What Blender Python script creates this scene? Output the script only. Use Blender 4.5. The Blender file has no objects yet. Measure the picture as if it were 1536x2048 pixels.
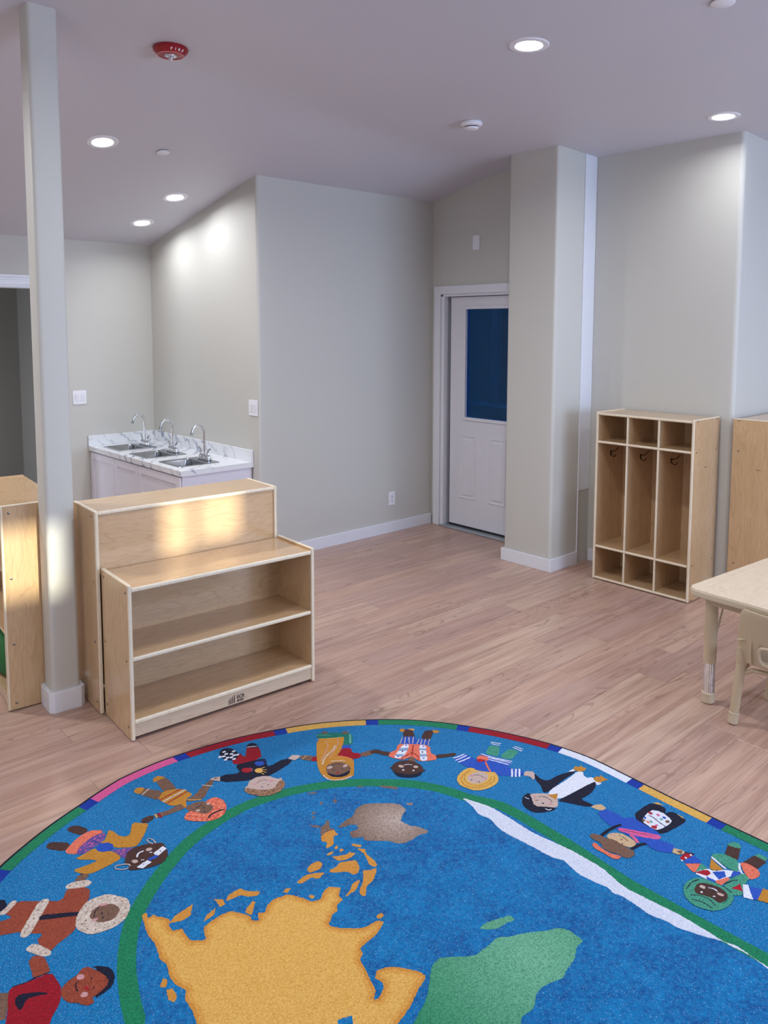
import bpy, bmesh, math, random
from mathutils import Vector, Matrix
from mathutils.geometry import tessellate_polygon
R = math.radians
random.seed(7)
scene = bpy.context.scene
COL = scene.collection
# ---------------------------------------------------------------- camera
EYE = 1.74
yaw, pitch, roll = .83164, .09324, .00181
fw = Vector((math.cos(yaw)*math.cos(pitch), math.sin(yaw)*math.cos(pitch), -math.sin(pitch)))
rt = Vector((math.sin(yaw), -math.cos(yaw), 0)); up = rt.cross(fw)
r2 = rt*math.cos(roll) + up*math.sin(roll); u2 = up*math.cos(roll) - rt*math.sin(roll)
cd = bpy.data.cameras.new('camera'); cam = bpy.data.objects.new('camera', cd); COL.objects.link(cam)
M4 = Matrix((r2, u2, -fw)).transposed().to_4x4(); M4.translation = Vector((0, 0, EYE)); cam.matrix_world = M4
cd.sensor_fit = 'HORIZONTAL'; cd.sensor_width = 36; cd.lens = 1580.6*36/1536
cd.shift_y = -(1024-803.96)/1536; cd.clip_start = .05; cd.clip_end = 60
scene.camera = cam
# ---------------------------------------------------------------- world, sun, daylight, exposure
vs = scene.view_settings
vs.view_transform = 'Standard'; vs.look = 'None'; vs.gamma = 1; vs.use_curve_mapping = False
vs.exposure = -0.06
w = bpy.data.worlds.new('dusk_sky'); scene.world = w; w.use_nodes = True
bg = w.node_tree.nodes['Background']; bg.inputs[0].default_value = (.30, .50, .85, 1); bg.inputs[1].default_value = 2.2
def lamp(kind, name, loc, energy, color, rot=(0, 0, 0), **kw):
    l = bpy.data.lights.new(name, kind); l.energy = energy; l.color = color
    for k, v in kw.items(): setattr(l, k, v)
    o = bpy.data.objects.new(name, l); COL.objects.link(o); o.location = loc; o.rotation_euler = rot
    return o
SUN_EL = R(10)
lamp('SUN', 'low_sun', (1, -8, 4), 6.0, (1, .97, .76), (R(90)-SUN_EL, 0, 0), angle=R(1.1))
# added area lamps standing in for unseen daylight, set before solid walls
lamp('AREA', 'daylight_front', (4.3, -2.86, 1.55), 175, (.54, .70, 1), (R(90), 0, 0), shape='RECTANGLE', size=3.2, size_y=1.6)
lamp('AREA', 'daylight_left', (-2.36, 1.0, 1.5), 30, (.85, .9, 1), (R(90), 0, R(-90)), shape='RECTANGLE', size=2.4, size_y=1.4)
lamp('AREA', 'hall_daylight', (0, 7.4, .7), 26, (.8, .88, 1), (R(90), 0, R(-90)), shape='RECTANGLE', size=1.0, size_y=.8)  # added fill lamp brightening the hall from an unseen side
# ---------------------------------------------------------------- helpers
def empty(name, loc=(0, 0, 0), rz=0, parent=None):
    o = bpy.data.objects.new(name, None); COL.objects.link(o); o.location = loc; o.rotation_euler = (0, 0, rz)
    o.empty_display_size = .05
    if parent: o.parent = parent
    return o
def thing(name, label, cat, loc=(0, 0, 0), rz=0, group=None):
    o = empty(name, loc, rz); o['label'] = label; o['category'] = cat
    if group: o['group'] = group
    return o
def tag(o, label, cat, group=None):
    o['label'] = label; o['category'] = cat
    if group: o['group'] = group
    return o
def struct(o, kind='structure'): o['kind'] = kind; return o
class MB:
    def __init__(s): s.v = []; s.f = []; s.m = []
    def add(s, v, f, m=0):
        b = len(s.v); s.v += [tuple(p) for p in v]; s.f += [tuple(b+i for i in q) for q in f]; s.m += [m]*len(f); return s
    def box(s, x0, x1, y0, y1, z0, z1, m=0):
        v = [(x, y, z) for z in (z0, z1) for x, y in ((x0, y0), (x1, y0), (x1, y1), (x0, y1))]
        return s.add(v, [(3, 2, 1, 0), (4, 5, 6, 7), (0, 1, 5, 4), (1, 2, 6, 5), (2, 3, 7, 6), (3, 0, 4, 7)], m)
    def prism(s, pts, z0, z1, m=0):
        n = len(pts); t = z1 if callable(z1) else (lambda x, y: z1)
        v = [(x, y, z0) for x, y in pts] + [(x, y, t(x, y)) for x, y in pts]
        return s.add(v, [tuple(range(n))[::-1], tuple(range(n, 2*n))] + [(i, (i+1) % n, n+(i+1) % n, n+i) for i in range(n)], m)
    def tube(s, pts, r, n=12, m=0, caps=True):
        P = [Vector(p) for p in pts]; rr = r if isinstance(r, (list, tuple)) else [r]*len(P)
        ref = None; rings = []
        for i, p in enumerate(P):
            d = (P[min(i+1, len(P)-1)] - P[max(i-1, 0)]).normalized()
            if ref is None: ref = d.orthogonal().normalized()
            ref = (ref - d*ref.dot(d)).normalized(); q = d.cross(ref)
            rings.append([p + (ref*math.cos(a) + q*math.sin(a))*rr[i] for a in (math.tau*k/n for k in range(n))])
        v = [x for ring in rings for x in ring]
        f = [(i*n+k, i*n+(k+1) % n, (i+1)*n+(k+1) % n, (i+1)*n+k) for i in range(len(P)-1) for k in range(n)]
        if caps: f += [tuple(range(n))[::-1], tuple(range((len(P)-1)*n, len(P)*n))]
        return s.add(v, f, m)
    def lathe(s, prof, n=32, loc=(0, 0, 0), m=0, sx=1, sy=1, caps=True):
        v = []; lx, ly, lz = loc
        for r, z in prof:
            for k in range(n):
                a = math.tau*k/n; v.append((lx+r*sx*math.cos(a), ly+r*sy*math.sin(a), lz+z))
        f = [(i*n+k, i*n+(k+1) % n, (i+1)*n+(k+1) % n, (i+1)*n+k) for i in range(len(prof)-1) for k in range(n)]
        if caps: f += [tuple(range(n))[::-1], tuple(range((len(prof)-1)*n, len(prof)*n))]
        return s.add(v, f, m)
    def build(s, name, mats, parent=None, smooth=False, bevel=0, seg=2):
        me = bpy.data.meshes.new(name); me.from_pydata(s.v, [], s.f)
        for mt in (mats if isinstance(mats, (list, tuple)) else [mats]): me.materials.append(mt)
        me.polygons.foreach_set('material_index', s.m)
        bm = bmesh.new(); bm.from_mesh(me); bmesh.ops.recalc_face_normals(bm, faces=bm.faces); bm.to_mesh(me); bm.free()
        if smooth: me.shade_smooth()
        me.update(); o = bpy.data.objects.new(name, me); COL.objects.link(o)
        if parent: o.parent = parent
        if bevel:
            md = o.modifiers.new('bevel', 'BEVEL'); md.width = bevel; md.segments = seg; md.limit_method = 'ANGLE'; md.angle_limit = R(40); md.harden_normals = False
            me.shade_smooth()
            wn = o.modifiers.new('wn', 'WEIGHTED_NORMAL'); wn.keep_sharp = True
        elif smooth:
            bpy_auto(me)
        return o
def bpy_auto(me, ang=R(35)):
    bm = bmesh.new(); bm.from_mesh(me)
    for e in bm.edges:
        if len(e.link_faces) == 2 and e.calc_face_angle(0) > ang: e.smooth = False
    bm.to_mesh(me); bm.free()
def BOX(name, b, mat, parent=None, bevel=.002, seg=2): return MB().box(*b).build(name, mat, parent, bevel=bevel, seg=seg)
def text_mesh(name, txt, size, depth, mat, parent, loc, rot, bold=0.0, align='LEFT'):
    cu = bpy.data.curves.new(name, 'FONT'); cu.body = txt; cu.size = size; cu.extrude = depth; cu.offset = bold; cu.align_x = align; cu.resolution_u = 4
    to = bpy.data.objects.new('tmp_text', cu); COL.objects.link(to)
    dg = bpy.context.evaluated_depsgraph_get(); dg.update()
    me = bpy.data.meshes.new_from_object(to.evaluated_get(dg)); bpy.data.objects.remove(to); bpy.data.curves.remove(cu)
    me.name = name; me.materials.clear(); me.materials.append(mat)
    o = bpy.data.objects.new(name, me); COL.objects.link(o); o.parent = parent; o.location = loc; o.rotation_euler = rot
    return o
def copy_tree(o, parent=None):
    c = o.copy(); COL.objects.link(c); c.parent = parent
    for ch in list(o.children): copy_tree(ch, c)
    return c
# ---------------------------------------------------------------- materials
def srgb(c):
    return tuple(((x/255)/12.92 if x/255 <= .04045 else ((x/255+.055)/1.055)**2.4) for x in c) + (1,)
class NT:
    def __init__(s, name):
        s.mat = bpy.data.materials.new(name); s.mat.use_nodes = True; s.t = s.mat.node_tree; s.n = s.t.nodes; s.b = s.n['Principled BSDF']
    def node(s, ty, **kw):
        n = s.n.new(ty)
        for k, v in kw.items():
            if isinstance(k, str) and k.startswith('i_'): n.inputs[k[2:].replace('_', ' ')].default_value = v
            else: setattr(n, k, v)
        return n
    def link(s, a, b): s.t.links.new(a, b)
    def coord(s, scale=(1, 1, 1), kind='Object', loc=None):
        tc = s.node('ShaderNodeTexCoord'); mp = s.node('ShaderNodeMapping'); mp.inputs['Scale'].default_value = scale
        s.link(tc.outputs[kind], mp.inputs['Vector']); return mp
    def noise(s, vec, scale, detail=3, rough=.5, dist=0):
        n = s.node('ShaderNodeTexNoise'); n.inputs['Scale'].default_value = scale; n.inputs['Detail'].default_value = detail
        n.inputs['Roughness'].default_value = rough; n.inputs['Distortion'].default_value = dist
        if vec is not None: s.link(vec, n.inputs['Vector'])
        return n
    def ramp(s, fac, stops):
        r = s.node('ShaderNodeValToRGB'); cr = r.color_ramp
        while len(cr.elements) < len(stops): cr.elements.new(.5)
        for e, (p, c) in zip(cr.elements, stops): e.position = p; e.color = c
        s.link(fac, r.inputs['Fac']); return r
    def mix(s, fac, a, b, mode='MIX'):
        m = s.node('ShaderNodeMix', data_type='RGBA', blend_type=mode)
        for sock, v in ((m.inputs[0], fac), (m.inputs[6], a), (m.inputs[7], b)):
            if hasattr(v, 'is_linked'): s.link(v, sock)
            else: sock.default_value = v
        return m.outputs[2]
    def bump(s, h, strength, dist=.001):
        b = s.node('ShaderNodeBump'); b.inputs['Strength'].default_value = strength; b.inputs['Distance'].default_value = dist
        s.link(h, b.inputs['Height']); s.link(b.outputs[0], s.b.inputs['Normal'])
    def set(s, **kw):
        for k, v in kw.items(): s.b.inputs[k.replace('_', ' ')].default_value = v
        return s
def plain(name, c, rough=.5, metal=0, bump=0, bs=200, var=.03, coat=0, spec=.5):
    t = NT(name); t.set(Roughness=rough, Metallic=metal, Coat_Weight=coat); t.b.inputs['Specular IOR Level'].default_value = spec
    n = t.noise(t.coord().outputs[0], bs, 3)
    c = srgb(c); lo = tuple(x*(1-var) for x in c[:3])+(1,); hi = tuple(min(1, x*(1+var)) for x in c[:3])+(1,)
    t.link(t.ramp(n.outputs[0], [(.3, lo), (.7, hi)]).outputs[0], t.b.inputs['Base Color'])
    if bump: t.bump(n.outputs[0], bump, .002)
    return t.mat
def drywall(name, c, bs=45, strength=.12):
    t = NT(name); t.set(Roughness=.55); v = t.coord().outputs[0]
    n = t.noise(v, bs, 4, .6); n2 = t.noise(v, .8, 2)
    c = srgb(c); a = tuple(x*.985 for x in c[:3])+(1,); b = tuple(min(1, x*1.015) for x in c[:3])+(1,)
    t.link(t.ramp(n2.outputs[0], [(.3, a), (.7, b)]).outputs[0], t.b.inputs['Base Color'])
    r = t.ramp(n.outputs[0], [(.42, (0, 0, 0, 1)), (.62, (1, 1, 1, 1))]); t.bump(r.outputs[0], strength, .0015); return t.mat
def wood(name, c1, c2, axis='x', rough=.26, coat=.55, seed=0, fig=1.0):
    t = NT(name); t.set(Roughness=rough, Coat_Weight=coat, Coat_Roughness=.12)
    sc = {'x': (1.2, 9, 9), 'y': (9, 1.2, 9), 'z': (9, 9, 1.2)}[axis]
    mp = t.coord(sc); mp.inputs['Location'].default_value = (seed*3.1, seed*1.7, seed*2.3)
    oi = t.node('ShaderNodeObjectInfo'); va = t.node('ShaderNodeVectorMath', operation='ADD')
    cm = t.node('ShaderNodeCombineXYZ'); mu = t.node('ShaderNodeMath', operation='MULTIPLY'); mu.inputs[1].default_value = 13
    t.link(oi.outputs['Random'], mu.inputs[0])
    for i in range(3): t.link(mu.outputs[0], cm.inputs[i])
    t.link(mp.outputs[0], va.inputs[0]); t.link(cm.outputs[0], va.inputs[1]); v = va.outputs[0]
    n = t.noise(v, .9, 2, .5, 1.5*fig)
    w = t.node('ShaderNodeMath', operation='MULTIPLY'); w.inputs[1].default_value = 60; t.link(n.outputs[0], w.inputs[0])
    sn = t.node('ShaderNodeMath', operation='SINE'); t.link(w.outputs[0], sn.inputs[0])
    f = t.noise(v, 14, 3, .6)
    a = t.ramp(sn.outputs[0], [(.0, srgb(c1)), (.75, srgb(c1)), (1, srgb(c2))])
    b = t.mix(.55, a.outputs[0], t.ramp(f.outputs[0], [(.3, srgb(c2)), (.65, srgb(c1))]).outputs[0])
    t.link(b, t.b.inputs['Base Color']); t.bump(f.outputs[0], .04, .001); return t.mat
M = {}
M['wall'] = drywall('wall_paint', (200, 199, 193))
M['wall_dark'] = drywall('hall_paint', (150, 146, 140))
M['ceil'] = drywall('ceiling_paint', (206, 205, 214), 60, .06)
M['trim'] = plain('white_semi_gloss', (228, 230, 238), .3, bs=30, var=.01)
M['trim2'] = plain('trim_panel_paint', (225, 228, 236), .35, bs=30, var=.01)  # paler paint carrying the daylight on the strip beside the column
M['maple_x'] = wood('maple_ply_x', (206, 173, 133), (188, 153, 114), 'x'); M['maple_z'] = wood('maple_ply_z', (206, 173, 133), (188, 153, 114), 'z', seed=2); M['maple_y'] = wood('maple_ply_y', (206, 173, 133), (188, 153, 114), 'y', seed=4)
M['edge'] = wood('maple_edge', (234, 221, 198), (222, 205, 176), 'z', .3, .3)
M['kick'] = wood('kick_maple', (206, 188, 166), (192, 170, 146), 'x', .4, .1)
M['screw'] = plain('screw_steel', (150, 145, 135), .3, 1)
M['chrome'] = plain('chrome', (225, 228, 232), .06, 1, var=0)
M['steel'] = plain('brushed_steel', (165, 168, 172), .22, 1, bs=300)
M['tan'] = plain('tan_plastic', (196, 176, 146), .38, bs=80, var=.02, bump=.03)
M['tan2'] = plain('tan_cap_plastic', (204, 188, 162), .42, bs=80, var=.02)
M['white_pl'] = plain('white_plastic', (236, 236, 242), .35, var=.01)
M['cab'] = plain('cabinet_white', (226, 224, 234), .38, bs=20, var=.01)
M['door'] = plain('door_white', (222, 222, 230), .36, bs=20, var=.01)
M['dark'] = plain('dark_gap', (30, 28, 28), .8)
M['black'] = plain('black_plastic', (22, 22, 24), .4)
M['red'] = plain('alarm_red', (150, 8, 24), .32, bs=50)
M['pink_line'] = plain('alarm_line', (225, 130, 140), .4)
M['silver'] = plain('alarm_reflector', (205, 205, 215), .12, 1)
M['logo'] = plain('logo_ink', (70, 52, 46), .6)
M['wire'] = plain('bronze_wire', (70, 50, 38), .3, 1)
M['thresh'] = plain('aluminium', (176, 184, 192), .3, .6)
M['green'] = plain('green_fabric', (40, 110, 60), .8, bs=400, bump=.2)
M['porch'] = drywall('porch_paint', (130, 150, 165)); M['porch_w'] = plain('rail_white', (200, 210, 220), .5)
M['siding'] = plain('siding_grey', (170, 120, 112), .7)
def marble():
    t = NT('marble_laminate'); t.set(Roughness=.22); mp = t.coord((1, 1, 1)); mp.inputs['Rotation'].default_value = (.5, .6, .9)
    n = t.noise(mp.outputs[0], 1.3, 4, .6, 1.2)
    w = t.node('ShaderNodeTexWave', wave_type='BANDS'); w.inputs['Scale'].default_value = 4.2; w.inputs['Distortion'].default_value = 7; w.inputs['Detail'].default_value = 4; w.inputs['Detail Scale'].default_value = 1.6; w.inputs['Detail Roughness'].default_value = .65
    t.link(mp.outputs[0], w.inputs['Vector'])
    r = t.ramp(w.outputs['Fac'], [(0, srgb((120, 132, 156))), (.05, srgb((172, 181, 198))), (.11, srgb((224, 229, 236))), (1, srgb((232, 234, 238)))])
    r2_ = t.ramp(n.outputs[0], [(.45, (0, 0, 0, 1)), (.6, (1, 1, 1, 1))])
    t.link(t.mix(r2_.outputs[0], srgb((232, 234, 238)), r.outputs[0]), t.b.inputs['Base Color']); return t.mat
M['marble'] = marble()
def emit(name, c, s):
    t = NT(name); t.set(Emission_Strength=s, Emission_Color=c, Base_Color=(.8, .8, .8, 1), Roughness=.4); return t.mat
M['lens'] = emit('lamp_lens', (.93, .96, 1, 1), 14)
def glass_door():
    t = NT('blue_tinted_glass'); t.n.remove(t.b); out = t.n['Material Output']
    tr = t.node('ShaderNodeBsdfTransparent'); tr.inputs[0].default_value = (0.04, 0.62, 1.0, 1)
    gl = t.node('ShaderNodeBsdfGlossy'); gl.inputs['Color'].default_value = (.7, .85, 1, 1); gl.inputs['Roughness'].default_value = .02
    fr = t.node('ShaderNodeFresnel'); fr.inputs[0].default_value = 1.45; mx = t.node('ShaderNodeMixShader')
    t.link(fr.outputs[0], mx.inputs[0]); t.link(tr.outputs[0], mx.inputs[1]); t.link(gl.outputs[0], mx.inputs[2]); t.link(mx.outputs[0], out.inputs[0]); return t.mat
M['glass'] = glass_door()
def floor_mat():
    t = NT('vinyl_plank'); t.set(Roughness=.36, Coat_Weight=.15, Coat_Roughness=.25)
    oi = t.node('ShaderNodeObjectInfo'); mp = t.coord((1, 1, 1))
    cm = t.node('ShaderNodeCombineXYZ'); mu = t.node('ShaderNodeMath', operation='MULTIPLY'); mu.inputs[1].default_value = 71; t.link(oi.outputs['Random'], mu.inputs[0])
    for i in range(3): t.link(mu.outputs[0], cm.inputs[i])
    va = t.node('ShaderNodeVectorMath', operation='ADD'); t.link(mp.outputs[0], va.inputs[0]); t.link(cm.outputs[0], va.inputs[1])
    def sc(v): m = t.node('ShaderNodeMapping'); m.inputs['Scale'].default_value = v; t.link(va.outputs[0], m.inputs[0]); return m.outputs[0]
    tone = t.node('ShaderNodeMath', operation='FRACT'); m7 = t.node('ShaderNodeMath', operation='MULTIPLY'); m7.inputs[1].default_value = 7.3; t.link(oi.outputs['Random'], m7.inputs[0]); t.link(m7.outputs[0], tone.inputs[0])
    base = t.ramp(tone.outputs[0], [(0, srgb([(203, 168, 149), (193, 159, 142), (186, 154, 142), (208, 178, 157), (156, 120, 104), (118, 88, 78)][0])), (.35, srgb([(203, 168, 149), (193, 159, 142), (186, 154, 142), (208, 178, 157), (156, 120, 104), (118, 88, 78)][1])), (.7, srgb([(203, 168, 149), (193, 159, 142), (186, 154, 142), (208, 178, 157), (156, 120, 104), (118, 88, 78)][2])), (1, srgb([(203, 168, 149), (193, 159, 142), (186, 154, 142), (208, 178, 157), (156, 120, 104), (118, 88, 78)][3]))])
    g1 = t.noise(sc((.9, 14, 1)), 1.6, 4, .6, .6); g2 = t.noise(sc((1.1, 60, 1)), 3, 3, .6, .3)
    # cathedral figure and dark checks
    g3 = t.noise(sc((.8, 6, 1)), 1.1, 2, .5, .9)
    m40 = t.node('ShaderNodeMath', operation='MULTIPLY'); m40.inputs[1].default_value = 130; t.link(g3.outputs[0], m40.inputs[0]); sn = t.node('ShaderNodeMath', operation='SINE'); t.link(m40.outputs[0], sn.inputs[0])
    c = t.mix(t.ramp(g1.outputs[0], [(.36, (.6,)*3+(1,)), (.60, (0, 0, 0, 1))]).outputs[0], base.outputs[0], srgb([(203, 168, 149), (193, 159, 142), (186, 154, 142), (208, 178, 157), (156, 120, 104), (118, 88, 78)][4]))
    c = t.mix(t.ramp(g2.outputs[0], [(.48, (0, 0, 0, 1)), (.72, (.42,)*3+(1,))]).outputs[0], c, srgb([(203, 168, 149), (193, 159, 142), (186, 154, 142), (208, 178, 157), (156, 120, 104), (118, 88, 78)][5]))
    msk = t.noise(sc((.7, 3, 1)), 1.2, 1)
    mm = t.node('ShaderNodeMath', operation='MULTIPLY'); t.link(t.ramp(sn.outputs[0], [(.8, (0, 0, 0, 1)), (1, (.45,)*3+(1,))]).outputs[0], mm.inputs[0]); t.link(t.ramp(msk.outputs[0], [(.52, (0, 0, 0, 1)), (.60, (1, 1, 1, 1))]).outputs[0], mm.inputs[1])
    c = t.mix(mm.outputs[0], c, srgb((104, 78, 70)))
    ck = t.noise(sc((3, 46, 1)), 1.5, 1)
    c = t.mix(t.ramp(ck.outputs[0], [(.74, (0, 0, 0, 1)), (.80, (.7,)*3+(1,))]).outputs[0], c, srgb((92, 66, 58)))
    t.link(c, t.b.inputs['Base Color']); t.bump(g2.outputs[0], .06, .001); return t.mat
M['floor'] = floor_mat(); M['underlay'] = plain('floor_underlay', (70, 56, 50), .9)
def pile(name, c1, c2, sparkle=0, big=0, centre=None, c3=None, sc=230):
    """tufted yarn: fine speckle of two yarn colours, optional broad mottling or a paler middle"""
    K = .93; c1 = tuple(v*K for v in c1); c2 = tuple(v*K for v in c2); c3 = tuple(v*K for v in c3) if c3 else None
    t = NT('yarn_'+name); t.set(Roughness=.9); t.b.inputs['Specular IOR Level'].default_value = .15
    t.b.inputs['Sheen Weight'].default_value = .08
    v = t.coord().outputs[0]
    n = t.noise(v, sc, 2, .75); n2 = t.noise(v, 120, 2, .6)
    a = t.ramp(n.outputs[0], [(.32, srgb(c1)), (.66, srgb(c2))]).outputs[0]
    if big:
        b = t.noise(v, 7, 5, .75, .5); b2 = t.noise(v, 70, 3, .6)
        ad = t.node('ShaderNodeMath', operation='ADD'); t.link(b.outputs[0], ad.inputs[0]); t.link(b2.outputs[0], ad.inputs[1])
        a = t.mix(t.ramp(ad.outputs[0], [(.38, (0, 0, 0, 1)), (.60, (.8,)*3+(1,))]).outputs[0], a, srgb(c3))
        ad.operation = 'MULTIPLY_ADD'; ad.inputs[1].default_value = .5; t.t.links.remove(ad.inputs[1].links[0]) if ad.inputs[1].is_linked else None; hb = t.node('ShaderNodeMath', operation='MULTIPLY'); hb.inputs[1].default_value = .5; t.link(b2.outputs[0], hb.inputs[0]); ad.inputs[1].default_value = .5; t.link(hb.outputs[0], ad.inputs[2])
    if centre:
        g = t.node('ShaderNodeTexGradient', gradient_type='SPHERICAL'); mp = t.coord()
        cx, cy, rx, ry = centre; mp.inputs['Scale'].default_value = (1/rx, 1/ry, 1); mp.inputs['Location'].default_value = (-cx/rx, -cy/ry, 0)
        t.link(mp.outputs[0], g.inputs[0])
        ad = t.node('ShaderNodeMath', operation='MULTIPLY'); t.link(g.outputs['Fac'], ad.inputs[0])
        r = t.ramp(n.outputs[0], [(.35, (.35,)*3+(1,)), (.6, (1, 1, 1, 1))]); t.link(r.outputs[0], ad.inputs[1])
        a = t.mix(t.ramp(ad.outputs[0], [(0, (0, 0, 0, 1)), (1, (.85,)*3+(1,))]).outputs[0], a, srgb(c3))
    if sparkle:
        s = t.noise(v, 300, 1, .5)
        a = t.mix(t.ramp(s.outputs[0], [(.66-.03*sparkle, (0, 0, 0, 1)), (.74-.03*sparkle, (.45,)*3+(1,))]).outputs[0], a, srgb((190, 215, 240)))
    t.link(a, t.b.inputs['Base Color'])
    ad = t.node('ShaderNodeMath', operation='ADD'); t.link(n.outputs[0], ad.inputs[0]); t.link(n2.outputs[0], ad.inputs[1])
    t.bump(ad.outputs[0], .55, .004); return t.mat
YARN = dict(
 band=pile('band', (0, 92, 152), (0, 134, 198), 1), ocean=pile('ocean', (0, 68, 134), (0, 98, 168), .4, 1, c3=(0, 134, 198)), green=pile('green', (8, 100, 72), (28, 148, 98)),
 yellow=pile('yellow', (206, 150, 66), (240, 196, 100)), red=pile('red', (130, 2, 22), (172, 8, 36)), redd=pile('crimson', (150, 10, 32), (188, 24, 44)), pink=pile('pink', (206, 70, 138), (236, 110, 164)),
 pinkd=pile('rose', (196, 74, 124), (232, 120, 160)), pinkl=pile('pale_pink', (196, 140, 146), (220, 168, 168)), white=pile('white', (214, 220, 238), (244, 246, 255)), blue=pile('royal_border', (2, 38, 140), (10, 60, 176)),
 navy=pile('navy', (8, 8, 30), (20, 20, 52)), black=pile('binding', (10, 10, 18), (26, 24, 34)), royal=pile('royal', (14, 66, 168), (50, 96, 204)), blue2=pile('sash_blue', (16, 60, 160), (40, 92, 204)),
 gold=pile('gold', (176, 112, 32), (212, 150, 52)), brown=pile('brown', (96, 66, 52), (140, 106, 88)), brownl=pile('light_brown', (100, 64, 44), (178, 136, 108), sc=110), dbrown=pile('dark_brown', (56, 32, 28), (86, 54, 46)),
 skin=pile('skin', (186, 160, 152), (214, 190, 182)), skinl=pile('tan_skin', (196, 162, 124), (222, 190, 150)), coral=pile('coral', (214, 86, 64), (246, 140, 110)), hair=pile('coral_hair', (186, 20, 30), (255, 156, 120), sc=85), rust=pile('rust', (126, 52, 32), (170, 80, 56)), cream=pile('cream', (176, 154, 140), (232, 218, 206), sc=130),
 greend=pile('deep_green', (6, 94, 84), (22, 132, 110)), greenl=pile('leaf_green', (38, 118, 96), (86, 176, 146)), teal=pile('pale_teal', (50, 140, 126), (130, 196, 186)), bluel=pile('grey_blue', (112, 140, 184), (156, 178, 214)), purple=pile('patterned', (20, 60, 140), (150, 90, 160), sc=70),
 land=pile('land_edge', (198, 126, 42), (226, 162, 74)), land2=pile('land_mid', (210, 142, 54), (238, 182, 92)), land3=pile('land_gold', (216, 156, 64), (244, 196, 108)), landb=pile('land_brown', (100, 74, 64), (150, 120, 104), 0, 0, (1.81, 1.92, 0.17, 0.17), (216, 198, 186)),
 landg=pile('land_green', (18, 110, 76), (48, 150, 104), 0, 0, (1.68, 1.22, .42, .5), (140, 204, 172)), ice=pile('ice', (196, 204, 228), (236, 240, 252)))
# rug design: outlines on the rug in half millimetres, room coordinates (x0,y0,x1,y1,...)
RUG_OUTER=[(-0.8, 1.25), (-0.49, 1.2314), (-0.351, 1.2322), (-0.222, 1.236), (-0.077, 1.2448), (0.08, 1.254), (0.214, 1.2476), (0.34, 1.2363), (0.5, 1.2281), (0.553, 1.2279), (0.707, 1.227), (0.88, 1.2196), (1.051, 1.2168), (1.219, 1.213), (1.443, 1.2252), (1.503, 1.2285), (1.616, 1.2409), (1.756, 1.2488), (1.911, 1.2339), (2.106, 1.2388), (2.189, 1.2429), (2.6, 1.25)]
RUG_RING=[(-0.9, 0.75), (-0.647, 0.7386), (-0.485, 0.7314), (-0.322, 0.7247), (-0.116, 0.7483), (0.177, 0.7583), (0.342, 0.7361), (0.511, 0.7501), (0.651, 0.7539), (0.824, 0.7491), (1.083, 0.7601), (1.343, 0.7682), (1.52, 0.7742), (1.567, 0.7729), (1.681, 0.7683), (1.717, 0.7669), (1.864, 0.7612), (2.031, 0.7478), (2.202, 0.7395), (2.375, 0.7365), (2.549, 0.7228), (2.715, 0.7102), (2.884, 0.7031), (3.14, 0.75)]
RUG_BLOCKS=[('green', -0.68, -0.38), ('yellow', -0.337, -0.123), ('white', -0.081, 0.17), ('red', 0.212, 0.499), ('green', 0.543, 0.833), ('yellow', 0.879, 1.173), ('red', 1.219, 1.532), ('pink', 1.575, 1.872), ('green', 1.919, 2.208)]
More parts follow.
